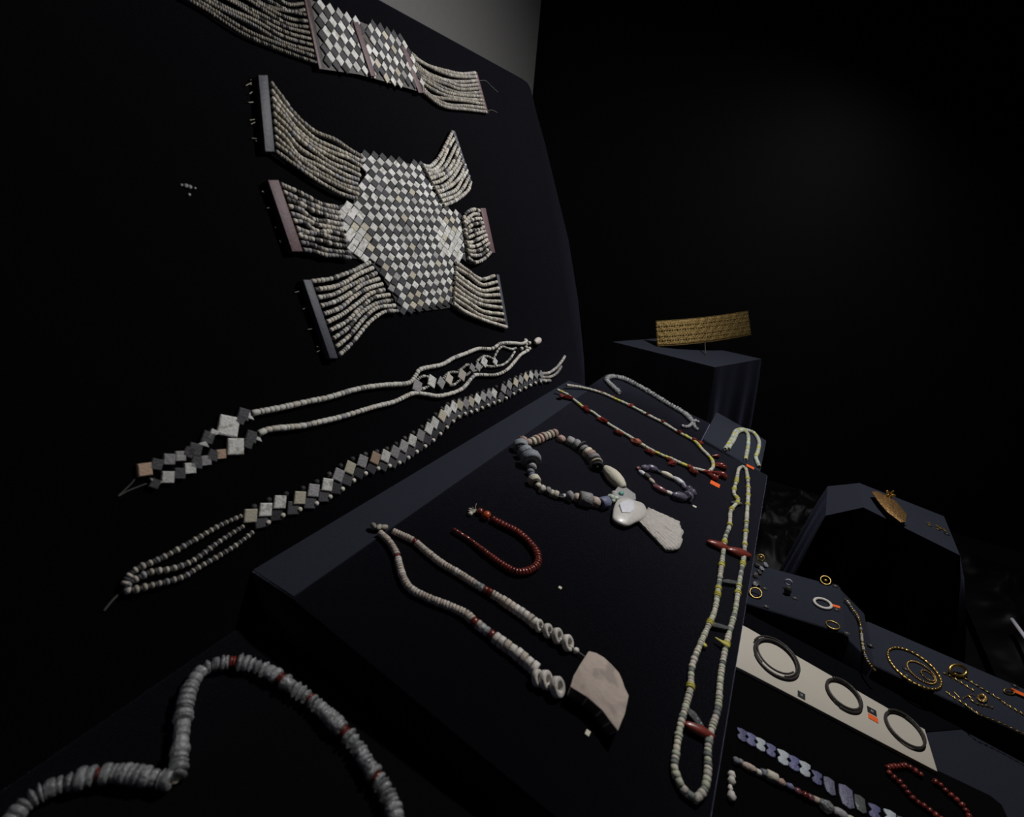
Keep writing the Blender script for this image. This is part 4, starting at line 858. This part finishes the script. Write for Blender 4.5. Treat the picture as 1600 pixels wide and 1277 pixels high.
# ================================================================== gold diadem on its plinth
foot = PP1.at(1103, 556); dep = mmpx(foot)
T = thing('gold_diadem', 'broad embossed gold diadem band standing on a thin pin', 'diadem', foot)
def atdep(px, py, m): d = R @ np.array([(px - CX), -(py - CY), -F]); return CAM + d * m
TL, TR, BL_, BR_ = [atdep(x, y, m) for x, y, m in [(1024, 502, dep * 1.02), (1169, 486, dep * 1.06), (1026, 541, dep * 1.02), (1174, 523, dep * 1.06)]]
out = nrm(CAM - (TL + BR_) / 2); out[2] = 0; out = nrm(out)
b = MB(); nu, nv = 60, 12; vs = []
for i in range(nu + 1):
    u = i / nu; sag = .028 * (1 - (2 * u - 1) ** 2)
    for j in range(nv + 1):
        v = j / nv; p = (TL * (1 - v) + BL_ * v) * (1 - u) + (TR * (1 - v) + BR_ * v) * u
        rel = .0012 * math.sin(u * 24 * math.pi) * math.sin(v * 5 * math.pi)
        vs.append(p + out * (sag + rel))
fs = [(i * (nv + 1) + j, i * (nv + 1) + j + 1, (i + 1) * (nv + 1) + j + 1, (i + 1) * (nv + 1) + j) for i in range(nu) for j in range(nv)]
o = len(vs); rim = [i * (nv + 1) for i in range(nu + 1)] + [nu * (nv + 1) + j for j in range(1, nv + 1)] + [i * (nv + 1) + nv for i in range(nu - 1, -1, -1)] + [j for j in range(nv - 1, 0, -1)]
vs2 = vs + [v - out * .0012 for v in vs]
b.add(vs2, fs + [tuple(o + a for a in f[::-1]) for f in fs] + [(rim[i], rim[(i + 1) % len(rim)], rim[(i + 1) % len(rim)] + o, rim[i] + o) for i in range(len(rim))], GOLDD)
BAND = link('band', b.mesh('band'), T)
for k, nm in ((0, 'upper_rim'), (nv, 'lower_rim')): tube(nm, [vs[i * (nv + 1) + k] for i in range(nu + 1)], .0011, GOLDD, T)
for jr in (2.6, 4.6, 7.4, 9.4):
    for i in range(36):
        u = (i + .5) / 36; j = jr / nv; sag = .028 * (1 - (2 * u - 1) ** 2)
        p = (TL * (1 - j) + BL_ * j) * (1 - u) + (TR * (1 - j) + BR_ * j) * u + out * (sag + .001)
        part('boss', 'lump', GOLDD, BAND, p, TR - TL, out, (.0022, .0022, .0016))
mid = (BL_ + BR_) / 2 + out * .028
tube('support_pin', [foot, foot * .5 + (mid) * .5, mid + np.array([0, 0, .004])], .0014, BEAD_K, T)
